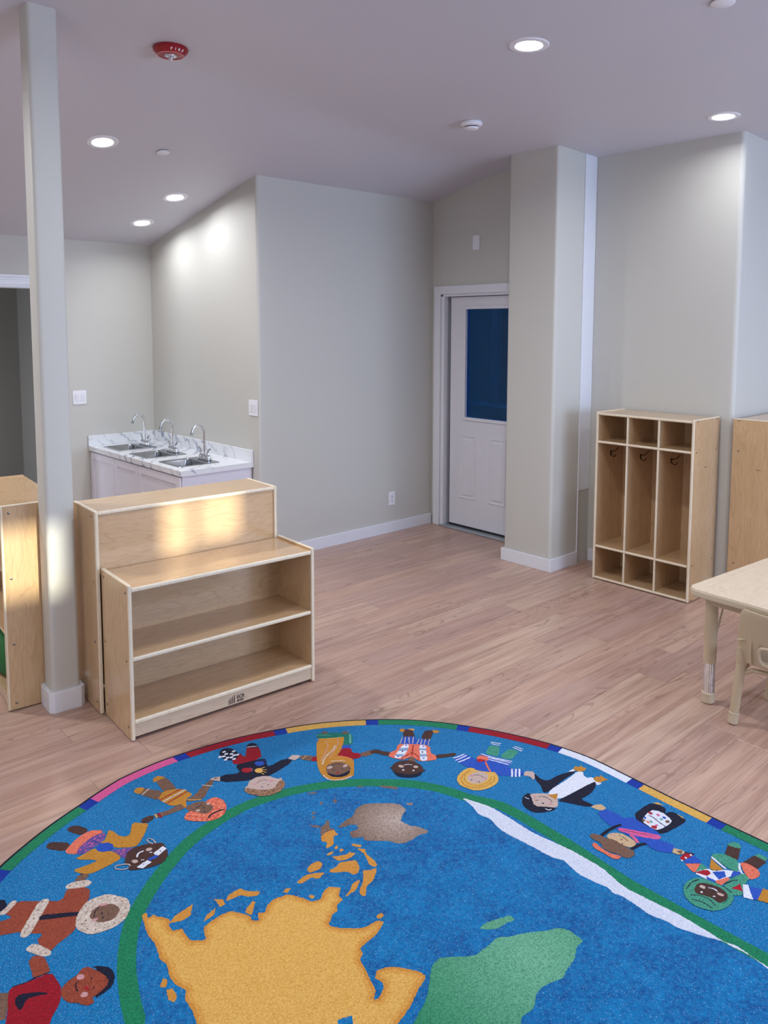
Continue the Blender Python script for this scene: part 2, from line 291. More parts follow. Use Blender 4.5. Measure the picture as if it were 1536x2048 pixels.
RUG_LAND=[
('woven_continent','gold woven continent',[('land',[1889,4188,1919,4195,1905,4139,1944,4150,1950,4122,1974,4089,1998,4044,1970,4014,1965,3953,2015,3935,2007,3882,2006,3820,2074,3762,2108,3856,2156,3868,2218,3878,2296,3865,2329,3812,2360,3757,2348,3716,2380,3687,2403,3745,2445,3718,2479,3757,2538,3776,2631,3752,2672,3678,2698,3606,2752,3582,2811,3626,2858,3633,2906,3577,2850,3529,2852,3491,2790,3476,2767,3438,2738,3441,2653,3384,2704,3311,2767,3253,2811,3229,2889,3224,2916,3189,2819,3146,2682,3134,2670,3094,2628,3072,2597,2966,2578,2927,2563,2868,2507,2821,2540,2817,2605,2848,2619,2880,2604,2922,2649,2956,2728,2923,2814,2797,2819,2746,2714,2712,2626,2670,2508,2640,2407,2608,2287,2566,2015,2670,1835,2834,1745,3058,1750,3267,1787,3397,1790,3490,1823,3530,1798,3598,1799,3671,1827,3760,1815,3810,1846,3924,1846,4029])]),
('woven_bay','blue woven inlet',[('ocean',[2298,2858,2365,2831,2344,2789,2291,2791,2279,2826])]),
('woven_continent','brown woven continent with a pale centre',[('landb',[3268,4054,3318,4067,3376,4081,3427,4079,3496,4130,3571,4137,3634,4098,3750,3993,3770,3945,3761,3879,3708,3858,3642,3818,3647,3765,3652,3727,3684,3688,3708,3607,3687,3590,3638,3614,3554,3612,3495,3621,3461,3641,3431,3708,3374,3761,3311,3822,3329,3857,3267,3898,3295,3961,3359,3945,3386,3984,3355,4018,3284,4034])]),
('woven_continent','green woven continent with a pale centre',[('landg',[2889,2778,2966,2787,3112,2665,3217,2662,3316,2667,3361,2626,3459,2580,3563,2508,3638,2472,3664,2416,3657,2368,3658,2324,3590,2323,3504,2279,3408,2268,3358,2247,3242,2287,3165,2285,3082,2236,2994,2249,2954,2219,2804,2166,2402,2531,2553,2583,2725,2648])]),
('woven_island','green woven island',[('landg',[3288,2779,3343,2785,3424,2756,3504,2725,3492,2684,3435,2701,3366,2708,3309,2749])]),
('woven_ice_shelf','white woven ice band along the green ring',[('ice',[4168,3715,4241,3490,4236,3309,4224,3095,4266,2846,4269,2588,4213,2402,4232,2211,4249,2043,4247,1898,4237,1757,4249,1644,4241,1542,4234,1424,4205,1413,4226,1536,4266,1710,4232,1804,4191,1884,4143,2014,4144,2081,4116,2174,4130,2280,4137,2371,4115,2416,4136,2459,4117,2553,4112,2597,4106,2656,4125,2733,4146,2797,4110,2872,4104,3023,4090,3156,4086,3283,4129,3406,4105,3494,4148,3592])]),
('woven_island','',[('land',[2312,3954,2357,3990,2439,3995,2454,3952,2519,3882,2484,3866,2441,3894,2411,3941])]),
('woven_island','',[('land',[2273,4017,2311,3983,2300,3935,2267,3937])]),
('woven_island','',[('land',[2353,3803,2410,3836,2437,3850,2448,3830,2402,3787,2368,3753])]),
('woven_island','',[('land',[2617,3788,2652,3802,2676,3780,2638,3764])]),
('woven_island','',[('land',[2713,3657,2735,3651,2740,3623,2713,3622])]),
('woven_island','',[('land',[2917,3255,2949,3254,2953,3232,2917,3219,2903,3240])]),
('woven_island','',[('land',[2847,3853,2905,3876,2955,3869,2958,3828,2920,3797,2844,3813])]),
('woven_island','',[('land',[2731,3801,2806,3816,2868,3791,2919,3752,2851,3734,2828,3775,2744,3768])]),
('woven_island','',[('land',[3127,4061,3190,4066,3233,4049,3220,4018,3221,3991,3185,3998,3129,3927,3071,3931,3081,3951,3114,3971,3093,4010])]),
('woven_island','',[('land',[3114,3901,3137,3910,3140,3887,3111,3879])]),
('woven_island','',[('land',[3114,3852,3145,3863,3148,3841,3125,3835])]),
('woven_island','',[('land',[3033,3882,3063,3883,3089,3873,3057,3860,3033,3868])]),
('woven_island','',[('land',[3048,3845,3063,3830,3125,3794,3172,3799,3162,3784,3190,3765,3145,3752,3084,3760,3047,3788])]),
('woven_island','',[('land',[2952,3750,3002,3746,3056,3762,3140,3709,3134,3681,3107,3632,3073,3609,3040,3612,3032,3660,2944,3726])]),
('woven_island','',[('land',[3217,3793,3258,3756,3229,3709,3230,3670,3227,3625,3217,3583,3190,3576,3176,3616,3203,3675,3223,3734])]),
('woven_island','',[('land',[3106,3606,3146,3575,3190,3566,3163,3536,3102,3494,3032,3479,2976,3421,2959,3429,2959,3462,2984,3489,3029,3517,3082,3565])]),
('woven_island','',[('land',[2936,3524,2978,3554,3030,3559,3034,3543,2962,3500,2877,3494,2892,3506])]),
('woven_island','',[('land',[3217,3852,3236,3845,3266,3798,3244,3788,3225,3810])]),
('woven_island','',[('land',[1973,4022,2037,4054,2156,4067,2102,3995,2045,3991])]),
('woven_island','',[('land',[1730,3641,1768,3681,1781,3659,1755,3619])]),
('woven_island','',[('land',[1745,3601,1776,3590,1771,3533,1743,3503,1726,3539])]),
('woven_island','',[('land',[2134,3898,2172,3932,2244,3947,2204,3903])]),
('woven_island','',[('landb',[3142,4089,3191,4140,3226,4140,3255,4169,3272,4154,3222,4091,3238,4055,3190,4066,3128,4060])]),
('woven_island','',[('landb',[3433,4315,3463,4331,3462,4301,3433,4286])]),
('woven_island','',[('landb',[3340,4353,3364,4372,3368,4351,3344,4337])]),
('woven_island','',[('landb',[3817,3938,3857,3908,3835,3892,3807,3908])]),
('woven_island','',[('landb',[3136,4211,3179,4160,3175,4125,3138,4184])]),
('woven_island','',[('landb',[3232,4307,3262,4307,3243,4283,3226,4291])]),
('woven_island','',[('landb',[3206,4264,3224,4261,3206,4238,3196,4247])]),
('woven_island','',[('landb',[3819,4235,3889,4159,3907,4119,3885,4109,3820,4198])]),
('woven_island','',[('landb',[3359,4527,3415,4487,3402,4474,3354,4511])]),
('woven_island','',[('landb',[3689,4340,3725,4313,3712,4302,3682,4322])]),
]
RUG_FIGURES=[
('woven_child','woven child in a gold dress with coral headwrap',[('brown',[2591,5431,2663,5445,2673,5370,2662,5234,2615,5189,2568,5256,2579,5347]),('gold',[2577,5457,2597,5478,2635,5483,2663,5445,2662,5419,2631,5428,2585,5418,2573,5429]),('brown',[2425,5361,2474,5416,2497,5370,2572,5265,2490,5181,2454,5268,2421,5352]),('gold',[2403,5417,2446,5442,2480,5417,2480,5392,2425,5349,2405,5379]),('cream',[2512,5367,2473,5346,2431,5323,2426,5331,2468,5355,2507,5376]),('brown',[2643,5055,2724,5065,2811,5123,2872,5145,2910,5168,2917,5117,2855,5083,2745,4974,2641,5020]),('brown',[2582,4963,2514,4973,2429,4982,2388,4998,2403,5039,2507,5025,2570,5038,2597,5025]),('gold',[2519,5227,2572,5265,2649,5232,2689,5196,2715,5092,2700,5075,2647,5063,2600,4964,2584,4967,2596,5032,2535,5046,2516,5098,2494,5189]),('red',[2493,5182,2588,5199,2687,5209,2688,5199,2589,5189,2495,5172]),('cream',[2502,5153,2611,5169,2706,5182,2708,5166,2613,5153,2505,5137]),('red',[2513,5110,2616,5131,2709,5151,2711,5141,2618,5121,2515,5101]),('cream',[2826,5148,2856,5114,2884,5077,2876,5071,2849,5108,2819,5141]),('red',[2425,5043,2417,4978,2401,4980,2409,5045]),('yellow',[2402,5045,2392,4998,2380,5000,2390,5048]),('dbrown',[2281,5039,2320,5059,2362,5055,2379,5034,2358,5003,2313,4988,2285,5019]),('hair',[2519,4851,2551,4895,2594,4912,2636,4885,2751,4944,2817,4945,2842,4886,2839,4841,2828,4792,2784,4729,2719,4698,2661,4706,2602,4743,2539,4811]),('brown',[2596,4968,2632,4982,2708,4972,2738,4932,2754,4847,2720,4809,2665,4803,2642,4834,2613,4895,2587,4930]),('yellow',[2649,5054,2686,5015,2732,4982,2727,4975,2681,5009,2644,5048]),('navy',[2649,4758,2685,4778,2743,4784,2800,4768,2796,4755,2742,4770,2689,4765,2656,4746]),('navy',[2646,4912,2673,4923,2702,4921,2701,4916,2674,4918,2648,4907]),('navy',[2696,4877,2695,4875,2693,4873,2691,4873,2689,4873,2687,4875,2686,4877,2686,4880,2686,4882,2687,4885,2689,4887,2691,4889,2693,4889,2695,4888,2696,4887,2697,4885,2698,4882,2697,4879]),('navy',[2674,4828,2673,4826,2671,4825,2669,4824,2667,4825,2665,4826,2664,4828,2664,4831,2664,4834,2665,4836,2667,4838,2669,4840,2671,4840,2673,4839,2674,4838,2675,4836,2676,4833,2675,4830]),('cream',[2656,4872,2654,4869,2650,4866,2646,4865,2641,4866,2637,4868,2633,4871,2631,4875,2630,4880,2631,4884,2634,4888,2637,4890,2642,4891,2647,4890,2651,4888,2654,4885,2657,4881,2657,4877]),('skin',[2746,4890,2743,4887,2740,4885,2736,4885,2732,4886,2729,4889,2727,4893,2726,4898,2726,4903,2727,4907,2730,4910,2734,4912,2737,4912,2741,4911,2744,4908,2747,4904,2748,4899,2748,4894])]),
('woven_child','woven child in a navy jumper with a football and handprints',[('red',[3176,5295,3282,5358,3278,5249,3367,5375,3389,5369,3445,5319,3440,5282,3370,5152,3155,5212]),('navy',[3362,5381,3406,5416,3442,5412,3463,5386,3453,5326,3439,5310]),('white',[3379,5384,3412,5365,3450,5340,3445,5334,3407,5358,3375,5377]),('navy',[2999,5167,3133,5082,3155,5212,3249,5190,3390,5141,3374,5090,3332,5013,3511,5031,3544,4949,3285,4903,3231,4921,3132,4951,2946,5078]),('royal',[3345,5078,3337,5070,3326,5066,3314,5067,3303,5072,3293,5081,3286,5093,3282,5106,3283,5119,3287,5130,3295,5138,3306,5142,3318,5141,3329,5136,3339,5127,3347,5115,3350,5102,3350,5089]),('royal',[3344,5120,3376,5112,3374,5106,3343,5115]),('royal',[3330,5096,3355,5073,3351,5069,3326,5091]),('redd',[3214,5064,3206,5056,3196,5052,3184,5053,3173,5058,3163,5067,3156,5078,3153,5092,3153,5105,3157,5116,3165,5124,3176,5128,3187,5128,3199,5122,3209,5113,3216,5102,3219,5088,3219,5075]),('pinkd',[3221,5105,3235,5078,3211,5049,3206,5053,3230,5079,3216,5102]),('yellow',[3278,5000,3270,4992,3261,4988,3251,4987,3242,4991,3234,4998,3228,5008,3226,5019,3228,5031,3232,5042,3240,5050,3249,5054,3259,5055,3269,5051,3277,5044,3282,5034,3284,5023,3283,5011]),('yellow',[3282,5037,3316,5032,3315,5026,3281,5031]),('yellow',[3277,5017,3310,4988,3306,4984,3273,5013]),('yellow',[3268,5001,3288,4958,3282,4956,3262,4998]),('yellow',[3250,4992,3258,4948,3252,4947,3245,4991]),('navy',[3250,5313,3229,5293,3205,5285,3182,5288,3162,5303,3147,5328,3140,5359,3140,5394,3148,5429,3164,5458,3185,5479,3208,5488,3232,5485,3253,5470,3268,5445,3275,5412,3275,5376,3266,5342]),('white',[3210,5437,3208,5434,3203,5431,3198,5429,3193,5430,3187,5431,3183,5435,3181,5439,3180,5443,3181,5447,3184,5451,3188,5454,3193,5455,3198,5455,3204,5453,3208,5450,3211,5446,3211,5442]),('white',[3275,5392,3272,5389,3268,5386,3263,5385,3257,5385,3252,5387,3248,5390,3245,5394,3244,5398,3245,5403,3248,5406,3252,5409,3258,5410,3263,5410,3268,5408,3273,5405,3275,5401,3276,5397]),('white',[3207,5397,3205,5393,3200,5391,3195,5389,3190,5390,3185,5391,3180,5394,3178,5398,3177,5403,3178,5407,3181,5411,3185,5414,3190,5415,3196,5415,3201,5413,3205,5410,3208,5406,3208,5402]),('white',[3239,5369,3236,5365,3232,5362,3227,5361,3221,5361,3216,5363,3212,5366,3209,5370,3208,5374,3209,5379,3212,5383,3216,5385,3222,5387,3227,5386,3232,5385,3236,5381,3239,5377,3240,5373]),('white',[3172,5379,3169,5375,3165,5372,3160,5371,3155,5371,3149,5373,3145,5376,3143,5380,3142,5385,3143,5389,3145,5393,3150,5395,3155,5397,3160,5396,3165,5395,3169,5392,3172,5388,3173,5383]),('white',[3185,5341,3182,5337,3178,5334,3173,5333,3168,5333,3163,5335,3159,5338,3156,5342,3155,5346,3156,5351,3159,5354,3163,5357,3168,5358,3173,5358,3178,5356,3183,5353,3185,5349,3186,5345]),('white',[3244,5337,3241,5333,3236,5330,3231,5329,3226,5329,3221,5331,3217,5334,3214,5338,3213,5342,3214,5347,3217,5350,3221,5353,3226,5354,3232,5354,3237,5352,3241,5349,3244,5345,3245,5341]),('white',[3211,5324,3208,5320,3204,5317,3199,5316,3194,5316,3189,5318,3184,5321,3182,5325,3181,5329,3182,5334,3185,5337,3189,5340,3194,5341,3199,5341,3204,5339,3209,5336,3211,5332,3212,5328]),('white',[3157,5324,3154,5320,3150,5318,3145,5317,3140,5317,3135,5319,3131,5322,3128,5326,3127,5330,3128,5334,3131,5338,3135,5341,3140,5342,3145,5342,3150,5340,3155,5337,3157,5333,3158,5328]),('white',[3214,5288,3211,5285,3207,5282,3202,5281,3196,5281,3191,5283,3187,5286,3184,5290,3184,5294,3185,5299,3187,5302,3192,5305,3197,5306,3202,5306,3207,5304,3211,5301,3214,5297,3215,5293]),('white',[3267,5326,3265,5322,3260,5319,3255,5318,3250,5318,3244,5320,3240,5323,3238,5327,3237,5331,3238,5336,3241,5340,3245,5342,3250,5343,3256,5343,3261,5341,3265,5338,3268,5334,3268,5330]),('white',[3145,5390,3143,5386,3139,5383,3133,5382,3128,5382,3123,5384,3119,5387,3116,5391,3115,5395,3116,5400,3119,5403,3123,5406,3128,5407,3134,5407,3139,5405,3143,5402,3145,5398,3146,5394]),('skin',[3075,4898,3115,4943,3181,4954,3229,4935,3268,4905,3288,4846,3302,4821,3328,4816,3314,4787,3265,4760,3214,4738,3163,4749,3105,4802,3049,4875,3043,4893]),('brownl',[3019,4869,3054,4883,3078,4849,3110,4792,3163,4749,3214,4738,3281,4792,3319,4794,3308,4745,3285,4708,3219,4676,3159,4675,3104,4697,3061,4735,3025,4802]),('dbrown',[3140,4881,3176,4896,3210,4890,3232,4859,3227,4855,3207,4885,3177,4890,3142,4876]),('pinkl',[3261,4823,3256,4819,3251,4817,3245,4817,3239,4820,3233,4824,3230,4830,3228,4837,3228,4844,3231,4850,3235,4854,3241,4856,3247,4856,3253,4853,3258,4848,3262,4842,3263,4836,3263,4829]),('pinkl',[3136,4871,3134,4869,3130,4868,3127,4868,3123,4870,3120,4872,3117,4876,3116,4880,3116,4884,3118,4888,3120,4890,3124,4892,3127,4891,3131,4890,3134,4887,3136,4883,3138,4879,3138,4875]),('navy',[3153,4807,3151,4806,3149,4805,3147,4806,3145,4807,3143,4809,3141,4811,3140,4813,3140,4816,3141,4817,3142,4819,3144,4819,3146,4819,3148,4817,3151,4815,3152,4813,3153,4811,3153,4809]),('navy',[3200,4802,3199,4800,3197,4799,3195,4798,3194,4798,3193,4799,3192,4801,3193,4803,3193,4805,3194,4807,3196,4809,3198,4810,3199,4811,3201,4810,3202,4810,3202,4808,3202,4806,3201,4804]),('dbrown',[3179,4852,3194,4844,3193,4841,3177,4849]),('skin',[3524,5006,3576,5024,3621,4987,3611,4960,3546,4947]),('skin',[2951,5092,2906,5156,2907,5167,2943,5170,2983,5146]),('brown',[2956,5138,2954,5136,2951,5136,2947,5137,2943,5140,2939,5143,2936,5147,2933,5151,2933,5155,2934,5158,2936,5160,2939,5160,2943,5159,2947,5157,2951,5153,2954,5149,2956,5145,2957,5141])]),
('woven_child','woven child in a gold sari with a green hem',[('greend',[3940,5178,4108,5038,4162,4971,4123,4907,4047,4823,3986,4862,3894,5103]),('brown',[3978,5155,4015,5158,4021,5116,4009,5104,3968,5141]),('brown',[4108,5038,4154,5038,4154,4990,4130,4995,4100,5021]),('teal',[3917,5144,3950,5139,3962,5105,3989,5103,3998,5072,4023,5072,4023,5064,3993,5066,3984,5098,3957,5099,3944,5133,3916,5136]),('teal',[4150,4965,4059,4852,4046,4862,4138,4975]),('royal',[3978,4880,4036,4827,4004,4790,3944,4845]),('red',[3840,4777,3947,4842,4007,4793,3964,4728,4008,4688,3983,4626,3907,4648,3832,4701]),('red',[3729,4888,3671,4888,3646,4849,3677,4821]),('brown',[4006,4685,4104,4656,4129,4644,4086,4597,4042,4605,3983,4626]),('brown',[3621,4976,3657,4954,3705,4899,3667,4881,3646,4849,3593,4938]),('yellow',[3603,4925,3660,4952,3663,4947,3606,4920]),('gold',[3883,5096,3964,5029,4067,4975,4064,4949,3979,4868,3902,4807,3840,4777,3882,4729,3909,4662,3895,4623,3772,4474,3741,4463,3670,4471,3601,4519,3574,4576,3580,4629,3600,4688,3633,4758,3719,4886]),('yellow',[3885,5099,3968,5035,4073,4969,4069,4962,3964,5029,3880,5093]),('pinkl',[3925,5031,3904,4959,3818,4882,3700,4799,3697,4803,3814,4886,3899,4962,3919,5033]),('pinkl',[4024,4986,3971,4908,3778,4790,3775,4795,3967,4912,4019,4990]),('cream',[3941,4907,3883,4864,3795,4835,3739,4804,3679,4746,3671,4755,3732,4813,3791,4846,3878,4874,3933,4916]),('coral',[3843,4780,3885,4731,3908,4658,3900,4655,3878,4727,3837,4775]),('cream',[3763,4749,3812,4715,3848,4673,3840,4666,3805,4708,3757,4741]),('cream',[3596,4628,3586,4571,3607,4526,3668,4485,3749,4477,3748,4465,3664,4473,3598,4518,3574,4570,3584,4630]),('brown',[3804,4553,3778,4532,3748,4522,3715,4523,3685,4536,3660,4558,3643,4588,3637,4622,3642,4656,3658,4686,3683,4708,3714,4719,3747,4718,3778,4706,3804,4682,3821,4652,3827,4617,3821,4583]),('navy',[3631,4651,3646,4602,3669,4553,3723,4543,3792,4539,3739,4504,3691,4509,3653,4533,3622,4571]),('skin',[3715,4673,3710,4668,3704,4664,3696,4663,3687,4663,3679,4665,3673,4669,3669,4674,3668,4680,3669,4686,3674,4691,3681,4695,3689,4696,3697,4696,3705,4694,3712,4690,3716,4685,3717,4679]),('skin',[3823,4614,3819,4608,3812,4604,3804,4601,3796,4601,3788,4602,3782,4605,3778,4609,3776,4614,3778,4620,3782,4625,3789,4629,3796,4632,3805,4633,3813,4632,3819,4629,3823,4625,3824,4619]),('navy',[3723,4700,3751,4695,3780,4677,3801,4650,3797,4647,3777,4673,3749,4690,3722,4695]),('navy',[3693,4629,3692,4627,3690,4627,3688,4627,3686,4627,3685,4629,3684,4631,3683,4633,3684,4635,3685,4637,3686,4638,3688,4639,3690,4639,3692,4638,3693,4637,3694,4635,3695,4633,3694,4631]),('navy',[3754,4594,3752,4592,3751,4592,3749,4592,3747,4592,3745,4594,3744,4595,3744,4597,3744,4599,3745,4601,3747,4603,3749,4603,3751,4603,3753,4603,3754,4601,3755,4599,3755,4597,3755,4595]),('redd',[3700,4574,3697,4571,3693,4569,3690,4569,3686,4570,3684,4573,3682,4576,3682,4580,3683,4584,3685,4587,3688,4590,3691,4591,3695,4592,3698,4590,3701,4588,3702,4585,3703,4581,3702,4577])]),
('woven_child','woven child in a coral shirt with striped shorts',[('dbrown',[4452,4632,4491,4676,4549,4711,4594,4663,4524,4567]),('gold',[4492,4721,4524,4747,4556,4718,4506,4689]),('yellow',[4571,4704,4618,4669,4588,4642]),('dbrown',[4536,4504,4619,4560,4670,4581,4715,4540,4697,4516,4605,4455,4581,4445]),('gold',[4722,4547,4749,4503,4738,4479,4690,4489,4700,4526]),('royal',[4443,4640,4528,4570,4490,4507,4531,4528,4581,4438,4517,4382,4345,4569]),('cream',[4445,4631,4359,4568,4355,4574,4441,4636]),('cream',[4464,4614,4386,4544,4382,4549,4460,4619]),('cream',[4487,4594,4416,4518,4410,4522,4481,4599]),('cream',[4514,4569,4437,4498,4432,4503,4509,4574]),('cream',[4527,4511,4442,4461,4438,4467,4523,4517]),('cream',[4545,4495,4468,4438,4463,4444,4541,4501]),('cream',[4567,4475,4489,4419,4485,4424,4563,4481]),('cream',[4591,4453,4515,4396,4510,4401,4587,4459]),('dbrown',[4088,4647,4127,4648,4152,4626,4174,4563,4206,4534,4157,4488,4123,4543,4113,4588,4064,4620]),('dbrown',[4445,4252,4522,4200,4585,4167,4582,4139,4548,4134,4486,4167,4414,4209]),('brown',[4268,4364,4289,4345,4255,4283,4199,4333]),('coral',[4345,4569,4432,4490,4519,4380,4431,4288,4445,4252,4417,4206,4391,4194,4275,4270,4295,4364,4196,4371,4161,4444,4148,4496,4220,4528,4251,4512,4318,4562]),('white',[4367,4543,4404,4503,4264,4415,4197,4399,4164,4447,4275,4502]),('white',[4458,4448,4495,4402,4404,4312,4338,4230,4291,4267,4378,4360]),('bluel',[4301,4516,4357,4477,4322,4447,4262,4496]),('bluel',[4214,4473,4267,4425,4232,4409,4189,4460]),('bluel',[4419,4408,4462,4369,4440,4347,4397,4386]),('bluel',[4359,4341,4400,4304,4376,4278,4334,4316]),('navy',[4291,4464,4288,4461,4285,4460,4282,4460,4280,4460,4278,4462,4277,4464,4277,4467,4279,4470,4281,4473,4283,4475,4286,4476,4289,4477,4291,4476,4293,4474,4294,4472,4294,4469,4293,4466]),('navy',[4402,4344,4400,4342,4397,4341,4394,4341,4391,4341,4389,4343,4389,4345,4389,4348,4390,4351,4392,4353,4395,4356,4398,4357,4401,4357,4403,4357,4405,4355,4406,4353,4406,4350,4404,4347]),('royal',[4474,4399,4471,4397,4468,4396,4465,4397,4462,4398,4460,4400,4459,4403,4458,4405,4459,4408,4461,4411,4463,4412,4466,4413,4469,4413,4472,4412,4474,4409,4475,4407,4476,4404,4475,4401]),('royal',[4378,4510,4376,4508,4373,4508,4370,4508,4367,4509,4365,4511,4363,4514,4363,4517,4364,4519,4365,4522,4368,4524,4370,4524,4373,4524,4376,4523,4379,4521,4380,4518,4380,4515,4380,4513]),('royal',[4210,4428,4208,4427,4205,4426,4202,4426,4200,4427,4197,4429,4196,4432,4196,4435,4196,4438,4198,4440,4200,4442,4203,4442,4205,4442,4208,4441,4210,4439,4212,4436,4212,4433,4212,4431]),('royal',[4345,4271,4342,4270,4340,4269,4337,4269,4334,4271,4332,4272,4330,4275,4330,4278,4331,4280,4332,4283,4334,4284,4337,4285,4340,4285,4343,4283,4345,4281,4346,4279,4347,4276,4346,4273]),('red',[4418,4471,4295,4363,4290,4369,4413,4477]),('red',[4330,4401,4272,4393,4220,4406,4198,4369,4193,4372,4218,4412,4273,4399,4330,4407]),('red',[4329,4396,4332,4344,4314,4299,4274,4286,4273,4292,4310,4303,4326,4345,4323,4395]),('dbrown',[4214,4157,4180,4136,4141,4130,4102,4139,4067,4161,4040,4194,4024,4234,4022,4277,4033,4318,4057,4352,4090,4374,4130,4382,4170,4374,4207,4351,4234,4317,4250,4275,4251,4230,4238,4190]),('dbrown',[4045,4364,4077,4341,4042,4316]),('dbrown',[4218,4180,4228,4142,4192,4147]),('navy',[4031,4315,4031,4271,4078,4195,4141,4155,4198,4153,4150,4119,4094,4133,4037,4178,4004,4235]),('skin',[4133,4294,4128,4290,4122,4290,4115,4292,4110,4297,4105,4304,4103,4311,4102,4319,4104,4326,4108,4331,4114,4334,4120,4335,4126,4333,4132,4328,4136,4321,4139,4314,4139,4306,4137,4299]),('skin',[4213,4213,4208,4210,4202,4209,4195,4210,4190,4214,4185,4219,4183,4225,4183,4232,4185,4239,4189,4244,4194,4247,4200,4248,4207,4247,4212,4243,4216,4238,4219,4232,4219,4225,4217,4218]),('white',[4151,4313,4185,4299,4204,4270,4198,4266,4180,4293,4148,4305]),('white',[4105,4261,4103,4258,4100,4256,4096,4255,4092,4255,4089,4255,4087,4257,4085,4259,4085,4261,4086,4264,4088,4266,4091,4268,4095,4269,4098,4270,4102,4269,4104,4268,4106,4266,4106,4263]),('white',[4156,4196,4153,4195,4151,4194,4148,4195,4146,4197,4144,4199,4144,4202,4144,4205,4145,4208,4148,4211,4150,4212,4153,4213,4156,4212,4158,4211,4159,4208,4160,4205,4159,4202,4158,4199])]),
('woven_child','woven child in a blue striped jumper with yellow hair',[('greenl',[4765,3990,4853,4033,4894,4046,4936,3983,4893,3948,4814,3898,4795,3910]),('greenl',[4805,3882,4918,3901,4975,3904,4998,3828,4925,3810,4845,3788]),('white',[4940,4080,4962,4041,4987,4006,4979,4000,4953,4036,4931,4075]),('white',[4922,4064,4936,4026,4960,3993,4951,3987,4928,4022,4913,4060]),('white',[5038,3902,5048,3824,5038,3823,5028,3900]),('white',[5013,3900,5019,3814,5009,3813,5003,3899]),('royal',[4521,4134,4638,4106,4637,4035,4639,3963,4733,4019,4838,3771,4777,3745,4733,3740,4803,3632,4727,3579,4646,3658,4595,3721,4534,3787,4522,3886,4506,3957,4502,4041]),('white',[4739,4015,4765,3920,4837,3768,4826,3763,4754,3916,4728,4012]),('white',[4737,3946,4773,3866,4813,3760,4802,3756,4762,3861,4726,3941]),('white',[4721,3919,4750,3846,4781,3755,4769,3751,4739,3842,4710,3915]),('white',[4520,4125,4574,4111,4633,4104,4632,4092,4572,4099,4517,4113]),('white',[4507,4089,4571,4083,4632,4081,4632,4069,4570,4071,4506,4077]),('white',[4504,4057,4566,4047,4630,4042,4629,4030,4564,4035,4502,4045]),('white',[4750,3695,4663,3625,4654,3636,4741,3706]),('white',[4772,3675,4684,3606,4675,3617,4763,3686]),('white',[4793,3656,4705,3587,4696,3598,4784,3667]),('coral',[4665,3998,4713,4002,4735,3958,4730,3927,4702,3906,4674,3919,4647,3979]),('redd',[4647,3979,4670,3964,4688,3930,4678,3916,4616,3943]),('coral',[4677,3906,4626,3839,4592,3780,4580,3787,4614,3846,4666,3914]),('skin',[4780,3608,4810,3603,4841,3553,4749,3484,4764,3546,4737,3581]),('yellow',[4305,3886,4359,3923,4435,3943,4500,3940,4527,3921,4524,3862,4579,3790,4610,3762,4589,3716,4545,3669,4486,3648,4414,3651,4345,3673,4299,3714,4287,3762,4273,3821]),('skin',[4420,3868,4491,3870,4535,3836,4547,3786,4510,3744,4466,3730,4409,3740,4363,3770,4363,3824,4386,3856]),('gold',[4486,3903,4393,3899,4338,3867,4309,3812,4313,3760,4351,3715,4413,3689,4502,3690,4557,3725,4562,3716,4504,3681,4411,3679,4346,3707,4304,3756,4299,3814,4331,3874,4391,3909,4485,3913]),('gold',[4417,3891,4360,3858,4336,3808,4349,3757,4393,3717,4479,3711,4537,3742,4541,3735,4481,3703,4390,3709,4342,3753,4329,3809,4354,3863,4413,3898]),('dbrown',[4455,3846,4480,3831,4494,3799,4484,3763,4479,3764,4489,3798,4476,3827,4452,3841]),('navy',[4400,3809,4398,3808,4396,3807,4393,3808,4391,3808,4390,3810,4389,3812,4388,3814,4389,3816,4390,3818,4392,3819,4395,3819,4397,3819,4399,3818,4401,3817,4402,3815,4402,3813,4401,3811]),('navy',[4420,3753,4418,3751,4416,3751,4413,3751,4411,3752,4410,3754,4409,3755,4409,3757,4409,3759,4411,3761,4413,3762,4415,3763,4417,3763,4419,3762,4421,3760,4422,3758,4422,3756,4421,3754]),('pinkl',[4450,3841,4445,3838,4439,3836,4432,3837,4426,3839,4421,3844,4419,3849,4418,3855,4420,3861,4423,3865,4429,3869,4435,3870,4442,3869,4448,3867,4452,3863,4455,3857,4456,3851,4454,3846]),('pinkl',[4496,3745,4492,3742,4486,3740,4481,3740,4477,3742,4473,3745,4472,3749,4472,3753,4474,3758,4478,3762,4482,3765,4488,3767,4493,3767,4497,3765,4501,3762,4502,3758,4502,3754,4500,3749])]),
